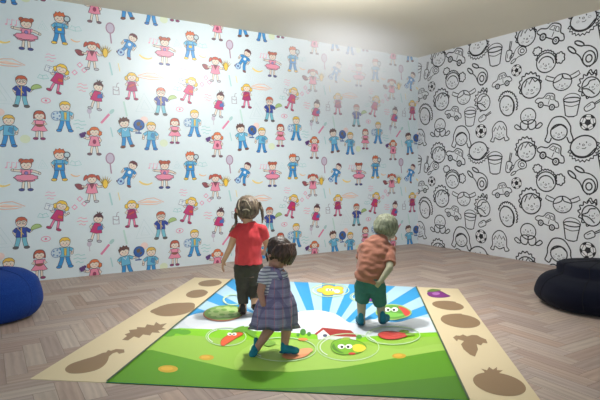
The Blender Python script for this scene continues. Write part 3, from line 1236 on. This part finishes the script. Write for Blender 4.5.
def face_parts(root, c, r, B, iris, lip):
    sd, fwd, up = B
    for s in (-1, 1):
        e = bmesh.new()
        blob(e, c + fwd * r * .90 - up * r * .12 + sd * s * r * .36, (r * .15, r * .10, r * .09), 12, B)
        eo = mesh_obj('eye', e, M_EYE, root, True)
        e = bmesh.new()
        blob(e, c + fwd * r * .985 - up * r * .12 + sd * s * r * .355, (r * .07, r * .03, r * .075), 10, B)
        mesh_obj('iris', e, iris, eo, True)
        e = bmesh.new()
        chain(e, [(c + fwd * r * .93 + up * r * .10 + sd * s * r * .20, r * .025), (c + fwd * r * .92 + up * r * .15 + sd * s * r * .38, r * .03),
                  (c + fwd * r * .82 + up * r * .10 + sd * s * r * .54, r * .02)])
        mesh_obj('eyebrow', e, M_BROW, root, True)
    e = bmesh.new()
    blob(e, c + fwd * r * 1.005 - up * r * .61, (r * .17, r * .035, r * .03), 10, B)
    blob(e, c + fwd * r * .995 - up * r * .67, (r * .14, r * .035, r * .035), 10, B)
    mesh_obj('lips', e, lip, root, True)


def hand(bm, wrist, d, side, palm, L=0.105, curl=0.5):
    """wrist, pointing direction, thumb side, palm-facing direction"""
    d = d.normalized()
    side = (side - d * side.dot(d)).normalized()
    palm = d.cross(side) if d.cross(side).dot(palm) > 0 else -d.cross(side)
    B = (side, d, palm)
    blob(bm, wrist + d * L * .26, (L * .22, L * .30, L * .115), 12, B)
    for k, (off, ln) in enumerate(((.155, .44), (.055, .50), (-.05, .46), (-.145, .36))):
        p = wrist + d * L * .46 + side * L * off
        a = curl * .5
        dd = d
        pts = [(wrist + d * L * .3 + side * L * off * .8, L * .07), (p, L * .066)]
        for sgm, f in enumerate((.42, .33, .25)):
            dd = (d * cos(a) + palm * sin(a))
            p = p + dd * (L * ln * f) + side * L * off * .04
            pts.append((p, L * (.062 - .007 * sgm)))
            a += curl * .8
        chain(bm, pts)
    p = wrist + d * L * .12 + side * L * .15
    t1 = p + (d * .6 + side * .7 + palm * .25).normalized() * L * .22
    t2 = t1 + (d * .9 + side * .15 + palm * .4).normalized() * L * .20
    chain(bm, [(p, L * .085), (t1, L * .072), (t2, L * .06)])


def shoe(name, root, heel, toe_dir, mat, sole_mat, L=0.17, up=Vector((0, 0, 1)), strap=None, h=.075):
    d = toe_dir.normalized()
    u = (up - d * up.dot(d)).normalized()
    s = d.cross(u)
    B = (s, d, u)
    W_ = L * .205
    bm = bmesh.new()
    blob(bm, heel + d * L * .20 + u * h * .50, (W_ * .86, L * .22, h * .52), 16, B)
    blob(bm, heel + d * L * .48 + u * h * .40, (W_ * .92, L * .32, h * .42), 16, B)
    blob(bm, heel + d * L * .72 + u * h * .33, (W_ * 1.05, L * .28, h * .36), 16, B)
    blob(bm, heel + d * L * .14 + u * h * .85, (W_ * .74, L * .14, h * .45), 14, B)
    o = fuse(name, bm, mat, root, .004, 3, cuts=[(heel + u * .012, -u)])
    bm = bmesh.new()
    for t, w in ((.16, .86), (.45, .92), (.72, 1.06)):
        blob(bm, heel + d * L * t + u * .008, (W_ * w, L * .26, .0085), 16, B)
    fuse('sole', bm, sole_mat, o, .004, 1)
    if strap:
        bm = bmesh.new()
        pts = []
        for k in range(9):
            a = pi * k / 8
            pts.append((heel + d * L * .36 + s * (W_ * 1.0 * cos(a)) + u * (h * .25 + h * .66 * sin(a)), .007))
        chain(bm, pts)
        mesh_obj('strap', bm, strap, o, True)
    return o


def wrinkle(scale, amp, seed=0.0, stretch=(1, 1, 1)):
    def f(co, n):
        v = Vector((co.x * stretch[0] + seed, co.y * stretch[1], co.z * stretch[2])) * scale
        return n * (noise.noise(v) * amp)
    return f


def streak_mat(name, c0, c1, rough=0.55, scale=60, stretch=(1, 1, .12), spec=0.4):
    m, nt, b = nodes_of(name)
    tc = N(nt, 'ShaderNodeTexCoord')
    mp = N(nt, 'ShaderNodeMapping')
    mp.inputs['Scale'].default_value = stretch
    nt.links.new(tc.outputs['Object'], mp.inputs[0])
    no = N(nt, 'ShaderNodeTexNoise')
    no.inputs['Scale'].default_value = scale
    no.inputs['Detail'].default_value = 4
    nt.links.new(mp.outputs[0], no.inputs['Vector'])
    r = N(nt, 'ShaderNodeValToRGB')
    r.color_ramp.elements[0].position = .35
    r.color_ramp.elements[1].position = .68
    r.color_ramp.elements[0].color = lin(c0)
    r.color_ramp.elements[1].color = lin(c1)
    nt.links.new(no.outputs['Fac'], r.inputs[0])
    nt.links.new(r.outputs[0], b.inputs['Base Color'])
    bp = N(nt, 'ShaderNodeBump')
    bp.inputs['Strength'].default_value = .5
    bp.inputs['Distance'].default_value = .004
    nt.links.new(no.outputs['Fac'], bp.inputs['Height'])
    nt.links.new(bp.outputs[0], b.inputs['Normal'])
    b.inputs['Roughness'].default_value = rough
    b.inputs['Specular IOR Level'].default_value = spec
    return m


def band_mat(name, base, bands, rough=0.85):
    """woven stripes: bands = [(axis, scale, width, colour, strength)]"""
    m, nt, b = nodes_of(name)
    tc = N(nt, 'ShaderNodeTexCoord')
    sp = N(nt, 'ShaderNodeSeparateXYZ')
    nt.links.new(tc.outputs['Object'], sp.inputs[0])
    cur = None
    for ax, sc, wd, col, st in bands:
        mu = N(nt, 'ShaderNodeMath', operation='MULTIPLY')
        mu.inputs[1].default_value = sc
        nt.links.new(sp.outputs[ax], mu.inputs[0])
        fr = N(nt, 'ShaderNodeMath', operation='FRACT')
        nt.links.new(mu.outputs[0], fr.inputs[0])
        lt = N(nt, 'ShaderNodeMath', operation='LESS_THAN')
        lt.inputs[1].default_value = wd
        nt.links.new(fr.outputs[0], lt.inputs[0])
        ms = N(nt, 'ShaderNodeMath', operation='MULTIPLY')
        ms.inputs[1].default_value = st
        nt.links.new(lt.outputs[0], ms.inputs[0])
        mx = N(nt, 'ShaderNodeMix', data_type='RGBA')
        nt.links.new(ms.outputs[0], mx.inputs['Factor'])
        if cur is None:
            mx.inputs[6].default_value = lin(base)
        else:
            nt.links.new(cur, mx.inputs[6])
        mx.inputs[7].default_value = lin(col)
        cur = mx.outputs[2]
    nt.links.new(cur, b.inputs['Base Color'])
    b.inputs['Roughness'].default_value = rough
    b.inputs['Specular IOR Level'].default_value = .2
    return m


M_EYE = matte('eye_white', (226, 222, 216), .3, .02)
M_BROW = matte('brow_hair', (84, 64, 52), .8, .1)
M_IRIS = matte('iris_brown', (54, 38, 30), .3, .05)
M_LIP = matte('lip', (176, 104, 94), .5, .05)
SK_A = matte('skin_girl_in_red', (206, 162, 134), .6, .05, 20)
SK_B = matte('skin_small_girl', (178, 132, 116), .6, .05, 20)
SK_C = matte('skin_boy', (156, 152, 130), .6, .05, 20)
X, Y, Z = Vector((1, 0, 0)), Vector((0, 1, 0)), Vector((0, 0, 1))


class Fig:
    """a child standing at a floor point, seen square on: places of the frame become heights and widths at its own distance"""

    def __init__(s, label, px, py):
        g = G(px, py, MAT_TOP)
        s.px, s.py = px, py
        s.sc = F / g.y
        s.root = thing('person', label, 'person', (g.x, g.y, MAT_TOP), -math.atan2(g.x, g.y))

    def P(s, x, y, d=0.0):
        rz = s.root.rotation_euler.z
        M = Matrix.Rotation(-rz, 3, 'Z')
        o = M @ (Vector((0, 0, EYE)) - s.root.location)
        r = M @ ray(x, y)
        return o + r * ((d - o.y) / r.y)


# ================================================================== GIRL IN RED (from behind)
f = Fig('girl with pigtails in a coral T-shirt and dark leggings, seen from behind', 246, 315)
P, R = f.P, f.root
bm = bmesh.new()
hc = P(247.5, 208.5, .02)
hf, hu = Vector((-.35, .93, -.10)), Vector((.02, .1, 1))
B = head_volumes(bm, hc, .105, hf, hu)
chain(bm, [(P(247.5, 218), .045), (P(248.5, 227), .045)])
loft(bm, [(P(248.5, 266), .112, .085), (P(248.5, 256), .102, .078), (P(248.5, 245), .105, .076), (P(249, 235), .118, .075), (P(249, 229), .10, .062), (P(249, 224), .05, .045)])
loft(bm, [(P(249, 276), .085, .075), (P(249, 264), .118, .09)])
wl = P(223.6, 261, .05)
chain(bm, [(P(236.5, 230), .040), (P(231, 246, -.01), .029), (wl, .021)])
hand(bm, wl, Vector((-.18, .1, -1)), Vector((.2, .9, 0)), Vector((1, 0, 0)), .105, .35)
wr = P(264.5, 253.5, .17)
chain(bm, [(P(262, 230), .040), (P(267.5, 246, .03), .029), (wr, .021)])
hand(bm, wr, Vector((-.5, .8, .0)), Vector((-.2, .1, 1)), Vector((-1, -.4, 0)), .105, .6)
chain(bm, [(P(243.5, 268), .082), (P(242.5, 287, .03), .050), (P(243, 306, .0), .033), (P(243, 311, .02), .034)])
chain(bm, [(P(254, 268), .082), (P(253.5, 284, .05), .050), (P(254.5, 301, -.02), .033), (P(255, 305, .0), .034)])
fuse('body', bm, SK_A, R, .0036, 3)
face_parts(R, hc, .105, B, M_IRIS, M_LIP)
# hair
hair_a = streak_mat('brown_hair', (70, 58, 50), (128, 112, 94), .5, 70)
bm = bmesh.new()
sd, fw, uu = B
blob(bm, hc + uu * .008 - fw * .006, (.107, .120, .114), 24, B)
blob(bm, hc - fw * .05 - uu * .028, (.090, .066, .056), 16, B)
n_ = (fw * .9 - uu * .42).normalized()
hair = fuse('hair', bm, hair_a, R, .004, 3, cuts=[(hc + n_ * .045, n_)], fn=wrinkle(46, .004, 3, (1, 1, .4)))
for s, pts in ((-1, [(237, 210, .05), (235.5, 216, .03), (236.5, 222, -.04), (233.5, 227, -.085), (229.5, 232, -.09)]),
               (1, [(259, 204, .01), (262, 210, -.01), (262.6, 217, -.02), (262.2, 223, -.02)])):
    bm = bmesh.new()
    rr = [.017, .015, .013, .011, .005] if s < 0 else [.018, .016, .012, .006]
    chain(bm, [(P(*p), r_) for p, r_ in zip(pts, rr)])
    fuse('pigtail', bm, hair_a, hair, .004, 2, fn=wrinkle(60, .004, s))
    bm = bmesh.new()
    c = P(*pts[0])
    for k in range(6):
        a = k * pi / 3
        blob(bm, c + Vector((.012 * cos(a), -.018, .012 * sin(a))), .012, 10)
    fuse('hair_tie', bm, matte('coral_tie' if s < 0 else 'brown_tie', (226, 110, 104) if s < 0 else (96, 84, 72)), hair, .004, 1)
pale = streak_mat('painted_hair_sheen', (136, 124, 106), (172, 160, 140), .5, 90)  # pale arcs put the specular shine of the hair into colour
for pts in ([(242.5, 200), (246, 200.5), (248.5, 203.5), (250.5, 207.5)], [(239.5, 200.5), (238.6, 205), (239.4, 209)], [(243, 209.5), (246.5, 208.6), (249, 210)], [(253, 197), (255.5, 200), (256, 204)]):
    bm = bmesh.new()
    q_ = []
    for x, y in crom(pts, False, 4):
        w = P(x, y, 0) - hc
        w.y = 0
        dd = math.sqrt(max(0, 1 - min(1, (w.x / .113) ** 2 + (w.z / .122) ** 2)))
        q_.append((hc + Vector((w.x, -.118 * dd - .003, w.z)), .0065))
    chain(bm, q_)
    mesh_obj('hair_sheen_arc', bm, pale, hair, True)
# shirt
coral = matte('coral_jersey', (214, 66, 74), .85, .10, 9, .2, 160, sheen=.2)
bm = bmesh.new()
loft(bm, [(P(248.5, 263.5), .127, .100), (P(248.5, 255), .117, .092), (P(248.5, 245), .118, .090), (P(249, 236), .132, .090), (P(249, 230), .122, .080), (P(249, 225.4), .080, .062), (P(248.4, 222.2), .056, .053)], 28)
chain(bm, [(P(240.5, 228.5), .050), (P(237, 229.5), .052), (P(233, 237.6, -.006), .046)], (True, False))
chain(bm, [(P(257, 228.5), .050), (P(261.5, 229.5), .052), (P(265.6, 238.6, .02), .046)], (True, False))
fuse('t_shirt', bm, coral, R, .005, 3, fn=wrinkle(18, .010, 5, (1.5, 1, .7)))
# leggings
char_ = matte('dark_leggings', (66, 62, 56), .85, .12, 14, .2, 160)
bm = bmesh.new()
loft(bm, [(P(249, 276), .09, .085), (P(249, 266), .124, .098), (P(249, 261.5), .106, .084)], 24)
chain(bm, [(P(243.5, 268), .090), (P(242.5, 287, .03), .060), (P(243.2, 304, .0), .043)], (True, False))
chain(bm, [(P(254, 268), .090), (P(253.5, 284, .05), .060), (P(254.3, 299, -.02), .043)], (True, False))
fuse('leggings', bm, char_, R, .005, 3, fn=wrinkle(22, .006, 9))
blk = matte('black_shoe', (40, 36, 36), .6, .1)
tan = matte('tan_strap', (178, 150, 104), .7, .1)
shoe('shoe', R, P(243, 315, -.05), Vector((-.10, 1, 0)), blk, matte('dark_sole', (60, 52, 48)), .17, strap=tan)
shoe('shoe', R, P(254.6, 308.4, -.06), Vector((.12, .86, -.36)), blk, matte('dark_sole_b', (60, 52, 48)), .16, up=Vector((0, .38, 1)), strap=tan)

# ================================================================== SMALL GIRL
f = Fig('small dark-haired girl in a plaid pinafore and striped top, head bowed, walking to the right', 274, 353)
P, R = f.P, f.root
bm = bmesh.new()
hc = P(278.4, 252.4, .0)
hf, hu = Vector((.66, -.42, -.62)), Vector((.5, -.2, .85))
B = head_volumes(bm, hc, .092, hf, hu)
chain(bm, [(P(275, 260, .0), .040), (P(273.5, 269, .01), .040)])
loft(bm, [(P(275, 305), .105, .09), (P(275, 292), .092, .078), (P(275, 282), .088, .072), (P(273.5, 273), .088, .066), (P(273, 268), .045, .04)])
wl = P(263.2, 304, -.09)
chain(bm, [(P(265, 274, -.04), .034), (P(260.4, 292, -.07), .026), (wl, .019)])
hand(bm, wl, Vector((.55, .1, -.8)), Vector((.8, -.1, .5)), Vector((.3, 1, .2)), .088, .9)
wr = P(285, 303, .09)
chain(bm, [(P(281.5, 274, .05), .034), (P(285, 290, .1), .026), (wr, .019)])
hand(bm, wr, Vector((.1, .1, -1)), Vector((.9, -.2, 0)), Vector((-.6, .6, 0)), .088, .5)
chain(bm, [(P(269.5, 312), .062), (P(269.5, 329, -.01), .040), (P(259, 345, -.01), .026), (P(257, 348), .027)])
chain(bm, [(P(281, 312), .062), (P(286.5, 328, -.03), .040), (P(284.6, 345, -.02), .026), (P(284.6, 349), .027)])
fuse('body', bm, SK_B, R, .0034, 3)
face_parts(R, hc, .092, B, M_IRIS, M_LIP)
hair_b = streak_mat('dark_brown_hair', (28, 17, 16), (62, 42, 36), .45, 80)
sd, fw, uu = B
bm = bmesh.new()
blob(bm, hc + uu * .012 - fw * .006, (.100, .108, .101), 24, B)
n_ = (fw * .88 - uu * .48).normalized()
m_ = (-fw * .62 - uu * .78).normalized()
hair = fuse('hair', bm, hair_b, R, .004, 3, cuts=[(hc + n_ * .040, n_), (hc + m_ * .034, m_)], fn=wrinkle(50, .004, 3, (.4, 1, 1)))
# fringe and the long side locks falling forward
bm = bmesh.new()
for k in range(-6, 7):
    a = k * .25
    dr = fw * cos(a) + sd * sin(a)
    top = hc + uu * .096 + fw * .03 + sd * (.085 * sin(a))
    mid = hc + uu * .062 + dr * .098
    end = hc + dr * .107 - uu * .002 + Vector((.008, 0, -.010))
    chain(bm, [(top, .015), (mid, .018), (hc + dr * .108 + uu * .02, .017), (end, .009)])
fuse('fringe', bm, streak_mat('fringe_hair', (44, 28, 26), (92, 68, 58), .5, 60), hair, .004, 2, fn=wrinkle(60, .003, 1))
lock_m = streak_mat('brown_lock', (58, 40, 34), (104, 80, 68), .5, 80)
for s in (-1,):
    bm = bmesh.new()
    for k in range(4):
        o_ = -.085 + k * .022
        top = hc + sd * s * .088 + uu * .045 + fw * (o_ + .02)
        mid = hc + sd * s * .100 - uu * .020 + fw * (o_ + .035)
        end = hc + sd * s * .082 - uu * (.080 - k * .004) + fw * (o_ + .035)
        chain(bm, [(top, .016), (mid, .018), (end, .009)])
    fuse('side_lock', bm, lock_m, hair, .004, 2, fn=wrinkle(60, .003, s))
# pale blue hair tie and short tail at the back of the head
aq = matte('blue_hair_tie', (110, 190, 214), .7, .1)
bm = bmesh.new()
c = P(268.4, 251.5, -.03)
for k in range(7):
    a = k * 2 * pi / 7
    blob(bm, c + Vector((.006 * cos(a), .012 * sin(a * 2), .022 * sin(a))), .012, 10)
fuse('hair_tie', bm, aq, hair, .004, 1)
bm = bmesh.new()
chain(bm, [(P(269, 250, -.01), .016), (P(267, 255, -.02), .014), (P(267.6, 261, -.03), .006)])
fuse('hair_tail', bm, hair_b, hair, .004, 1)
# striped top
stripe = band_mat('striped_jersey', (206, 208, 218), [(2, 46, .42, (108, 106, 134), .85)])
bm = bmesh.new()
loft(bm, [(P(275, 294), .096, .082), (P(275, 282), .096, .080), (P(273.6, 274), .098, .076), (P(273.2, 269.5), .062, .055), (P(273, 267.4), .05, .047)], 24)
chain(bm, [(P(268, 272.5, -.02), .044), (P(264.6, 275, -.042), .044), (P(262.4, 284, -.058), .042)], (True, False))
chain(bm, [(P(279, 272.5, .03), .044), (P(281.7, 275, .052), .044), (P(283.6, 284, .075), .042)], (True, False))
fuse('striped_t_shirt', bm, stripe, R, .005, 2, fn=wrinkle(24, .006, 2))
# pinafore: bodice, straps, gathered skirt with ruffle
plaid = band_mat('plaid_cotton', (138, 130, 164), [(0, 17, .30, (152, 148, 178), .6), (2, 15, .28, (92, 86, 122), .6), (0, 17, .09, (186, 120, 136), .7), (2, 30, .10, (160, 164, 188), .5),
                                                  (1, 19, .25, (96, 90, 130), .5)])
bm = bmesh.new()
loft(bm, [(P(277, 296), .102, .096), (P(277, 287), .098, .092), (P(277.4, 277), .080, .088)], 26)
dress = fuse('pinafore', bm, plaid, R, .005, 2, fn=wrinkle(20, .005, 4))
for dy in (-.055, .06):
    bm = bmesh.new()
    chain(bm, [(P(281, 278, dy - .03), .014), (P(278, 270.5, dy), .014), (P(272.5, 268.6, dy + .01), .013), (P(267.5, 276, dy + .015), .013)])
    fuse('shoulder_strap', bm, plaid, dress, .005, 1)
bm = bmesh.new()
seg = 72
prof = [(291, .099, 0), (296, .120, .05), (304, .142, .10), (312, .152, .13), (319, .158, .15), (321, .155, .15), (326, .172, .22), (325.4, .166, .22), (320, .150, .15), (305, .130, .1), (292, .090, 0)]
rings = []
for y, r_, am in prof:
    rw = []
    for k in range(seg):
        a = 2 * pi * k / seg
        w = r_ * (1 + am * .45 * cos(9 * a + .6) + am * .25 * cos(5 * a))
        c = P(277 - (y - 291) * .11, y + (1.6 * cos(2 * a + .4) if y > 318 else 0))
        rw.append(bm.verts.new(c + Vector((w * cos(a), w * .82 * sin(a), 0))))
    rings.append(rw)
for a_, b_ in zip(rings, rings[1:]):
    for k in range(seg):
        bm.faces.new([a_[k], b_[k], b_[(k + 1) % seg], a_[(k + 1) % seg]])
mesh_obj('skirt', bm, plaid, dress, True)
teal = matte('teal_slipper', (26, 122, 142), .6, .12, 20, .1, 100)
tsole = matte('teal_sole', (20, 90, 110), .7)
shoe('shoe', R, P(260.5, 345.5, .05), Vector((-.34, -.62, -.34)), teal, tsole, .135, up=Vector((-.35, -.30, 1)), h=.068)
shoe('shoe', R, P(280.6, 353.0, -.03), Vector((1, -.16, 0)), teal, matte('teal_sole_b', (20, 90, 110), .7), .135, h=.068)

# ================================================================== BOY
f = Fig('stooping fair-haired boy in a brown-orange T-shirt, green shorts and teal shoes', 372, 325)
P, R = f.P, f.root
bm = bmesh.new()
hc = P(386, 227, .16)
hf, hu = Vector((.42, .78, -.44)), Vector((.30, .40, .85))
B = head_volumes(bm, hc, .098, hf, hu)
chain(bm, [(P(384.5, 235, .13), .046), (P(382, 243, .09), .048)])
loft(bm, [(P(369.5, 287, -.02), .090, .080), (P(370, 278, -.02), .106, .088), (P(372, 266, .0), .108, .082), (P(375, 254, .04), .120, .082), (P(378, 245, .08), .108, .07), (P(381, 239, .10), .05, .045)])
wr = P(380, 282, -.12)
chain(bm, [(P(389.5, 252, .05), .042), (P(389.6, 268, -.07), .030), (wr, .020)])
hand(bm, wr, Vector((-.55, .25, -.75)), Vector((-.5, -.2, .6)), Vector((-.6, .8, 0)), .098, .5)
wl = P(362, 276, .22)
chain(bm, [(P(364.5, 248, .06), .042), (P(359.5, 262, .12), .031), (wl, .022)])
hand(bm, wl, Vector((.3, .5, -.8)), Vector((.7, -.2, .4)), Vector((.6, .6, 0)), .098, .5)
chain(bm, [(P(363.5, 290, -.02), .066), (P(361.5, 303, .01), .041), (P(361.5, 318, -.02), .031), (P(361.5, 322, -.0), .034)])
chain(bm, [(P(377.5, 290, -.02), .066), (P(380.5, 303, .02), .041), (P(381.5, 316, .0), .031), (P(382, 320, .02), .034)])
fuse('body', bm, SK_C, R, .0036, 3)
face_parts(R, hc, .098, B, M_IRIS, M_LIP)
hair_c = streak_mat('ash_blond_hair', (96, 102, 84), (142, 146, 124), .7, 60, (1, 1, .35))
sd, fw, uu = B
bm = bmesh.new()
blob(bm, hc + uu * .010 - fw * .006, (.106, .114, .106), 24, B)
blob(bm, hc - fw * .05 - uu * .035, (.085, .066, .06), 16, B)
n_ = (fw * .9 - uu * .45).normalized()
fuse('hair', bm, hair_c, R, .004, 3, cuts=[(hc + n_ * .055, n_)], fn=wrinkle(44, .005, 8, (1, 1, .5)))
rust = matte('rust_jersey', (152, 100, 82), .85, .12, 9, .2, 160, sheen=.2)
bm = bmesh.new()
loft(bm, [(P(368.5, 281, -.02), .124, .108), (P(369.5, 275, -.02), .124, .106), (P(372, 265, .0), .126, .098), (P(375, 254, .04), .136, .094), (P(378, 246, .07), .126, .084), (P(380.5, 240.4, .09), .082, .066), (P(382, 237.4, .11), .060, .056)], 28)
chain(bm, [(P(385, 247, .08), .054), (P(389.6, 251, .06), .056), (P(389.6, 263.6, -.04), .052)], (True, False))
chain(bm, [(P(369, 246, .07), .054), (P(364.8, 248.4, .06), .056), (P(360.8, 258, .10), .052)], (True, False))
fuse('t_shirt', bm, rust, R, .005, 3, fn=wrinkle(17, .012, 1, (1, 1, 1.6)))
green = matte('green_shorts', (52, 106, 98), .85, .14, 12, .2, 160)
bm = bmesh.new()
loft(bm, [(P(370, 291, -.02), .105, .098), (P(370, 283, -.02), .120, .104), (P(370, 277, -.02), .116, .10)], 24)
chain(bm, [(P(364, 287, -.02), .082), (P(361.5, 301.5, .01), .058)], (True, False))
chain(bm, [(P(376.5, 287, -.02), .080), (P(380.3, 304.5, .02), .056)], (True, False))
fuse('shorts', bm, green, R, .005, 3, fn=wrinkle(20, .006, 6))
teal2 = matte('teal_shoe', (22, 112, 132), .6, .12, 20, .1, 100)
shoe('shoe', R, P(361.3, 326, -.06), Vector((-.15, 1, 0)), teal2, matte('teal_sole_c', (18, 84, 100), .7), .165, h=.082)
shoe('shoe', R, P(382, 324.4, -.05), Vector((.30, 1, 0)), teal2, matte('teal_sole_d', (18, 84, 100), .7), .165, h=.082)

# ================================================================== BEAN BAGS


def fabric_bag(name, c0, c1, scale=240):
    m, nt, b = nodes_of(name)
    tc = N(nt, 'ShaderNodeTexCoord')
    v = N(nt, 'ShaderNodeTexNoise')
    v.inputs['Scale'].default_value = scale
    v.inputs['Detail'].default_value = 2
    nt.links.new(tc.outputs['Object'], v.inputs['Vector'])
    r = N(nt, 'ShaderNodeValToRGB')
    r.color_ramp.elements[0].position = .52
    r.color_ramp.elements[1].position = .72
    r.color_ramp.elements[0].color = lin(c0)
    r.color_ramp.elements[1].color = lin(c1)
    nt.links.new(v.outputs['Fac'], r.inputs[0])
    nt.links.new(r.outputs[0], b.inputs['Base Color'])
    bp = N(nt, 'ShaderNodeBump')
    bp.inputs['Strength'].default_value = .2
    bp.inputs['Distance'].default_value = .004
    nt.links.new(v.outputs['Fac'], bp.inputs['Height'])
    nt.links.new(bp.outputs[0], b.inputs['Normal'])
    b.inputs['Roughness'].default_value = .9
    b.inputs['Specular IOR Level'].default_value = .2
    b.inputs['Sheen Weight'].default_value = .04
    return m


def bag(prof, seg, shape):
    bm = bmesh.new()
    rings = []
    pr = crom(prof, False, 6)
    for r_, z in pr[1:-1]:
        rings.append([bm.verts.new(shape(r_, z, 2 * pi * k / seg)) for k in range(seg)])
    b0, t0 = bm.verts.new(shape(0, pr[0][1], 0)), bm.verts.new(shape(0, pr[-1][1], 0))
    for a_, b_ in zip(rings, rings[1:]):
        for k in range(seg):
            bm.faces.new([a_[k], a_[(k + 1) % seg], b_[(k + 1) % seg], b_[k]])
    for k in range(seg):
        bm.faces.new([b0, rings[0][(k + 1) % seg], rings[0][k]])
        bm.faces.new([t0, rings[-1][k], rings[-1][(k + 1) % seg]])
    return bm, pr


def seam_tube(pr, ang, shape, r=.006, zmin=.03):
    bm = bmesh.new()
    chain(bm, [(shape(max(r_, .012), z, ang) * 1.0, r) for r_, z in pr if z > zmin])
    return bm


# blue bag at the left
g = G(-4, 318)
bl = thing('bean_bag', 'royal blue speckled bean bag on the parquet at the left edge', 'bean bag', (g.x, g.y, 0))


def shape_l(r_, z, a):
    panel = 1 + .028 * abs(sin(3 * a + .6)) ** .6
    w = noise.noise(Vector((cos(a) * 2, sin(a) * 2, z * 5))) * .012
    return Vector(((r_ * panel + w) * cos(a), (r_ * panel + w) * sin(a), z + .012 * sin(a * 2) * (1 if z > .3 else 0)))


prof = [(0, .004), (.20, .0), (.30, .025), (.355, .11), (.362, .21), (.33, .32), (.235, .395), (.11, .43), (.05, .438), (0, .44)]
bm, pr = bag(prof, 72, shape_l)
mesh_obj('body', bm, fabric_bag('blue_bag_cloth', (16, 54, 136), (44, 92, 172)), bl, True)
sm = matte('blue_seam', (18, 52, 122), .9)
for k in range(6):
    mesh_obj('seam', seam_tube(pr, (k * pi / 3) - .2, shape_l, .004), sm, bl, True)
bm = bmesh.new()
chain(bm, [(Vector((-.05, 0, .435)), .008), (Vector((-.03, 0, .452)), .009), (Vector((.03, 0, .452)), .009), (Vector((.05, 0, .435)), .008)])
mesh_obj('carry_handle', bm, sm, bl, True)

# navy bag at the right
g = G(604, 306)
br = thing('bean_bag', 'large black-navy slouchy bean bag on the parquet by the line-drawing wall', 'bean bag', (g.x, g.y, 0))


def shape_r(r_, z, a):
    w = noise.noise(Vector((cos(a) * 1.8 + 4, sin(a) * 1.8, z * 6))) * .022
    lean = max(0, z - .24)
    rr = r_ + w + .012 * abs(sin(4 * a))
    return Vector((rr * cos(a) + lean * .10, rr * sin(a) * .95 + lean * .35, z))


prof = [(0, .004), (.40, .0), (.53, .02), (.60, .09), (.607, .165), (.57, .24), (.485, .285), (.415, .305), (.395, .325), (.385, .37), (.355, .402), (.20, .417), (.08, .421), (0, .422)]
bm, pr = bag(prof, 80, shape_r)
mesh_obj('body', bm, fabric_bag('navy_bag_cloth', (8, 12, 30), (15, 21, 44)), br, True)
sm2 = matte('navy_seam', (12, 14, 24), .9)
for k in range(8):
    mesh_obj('seam', seam_tube(pr, k * pi / 4, shape_r, .004), sm2, br, True)
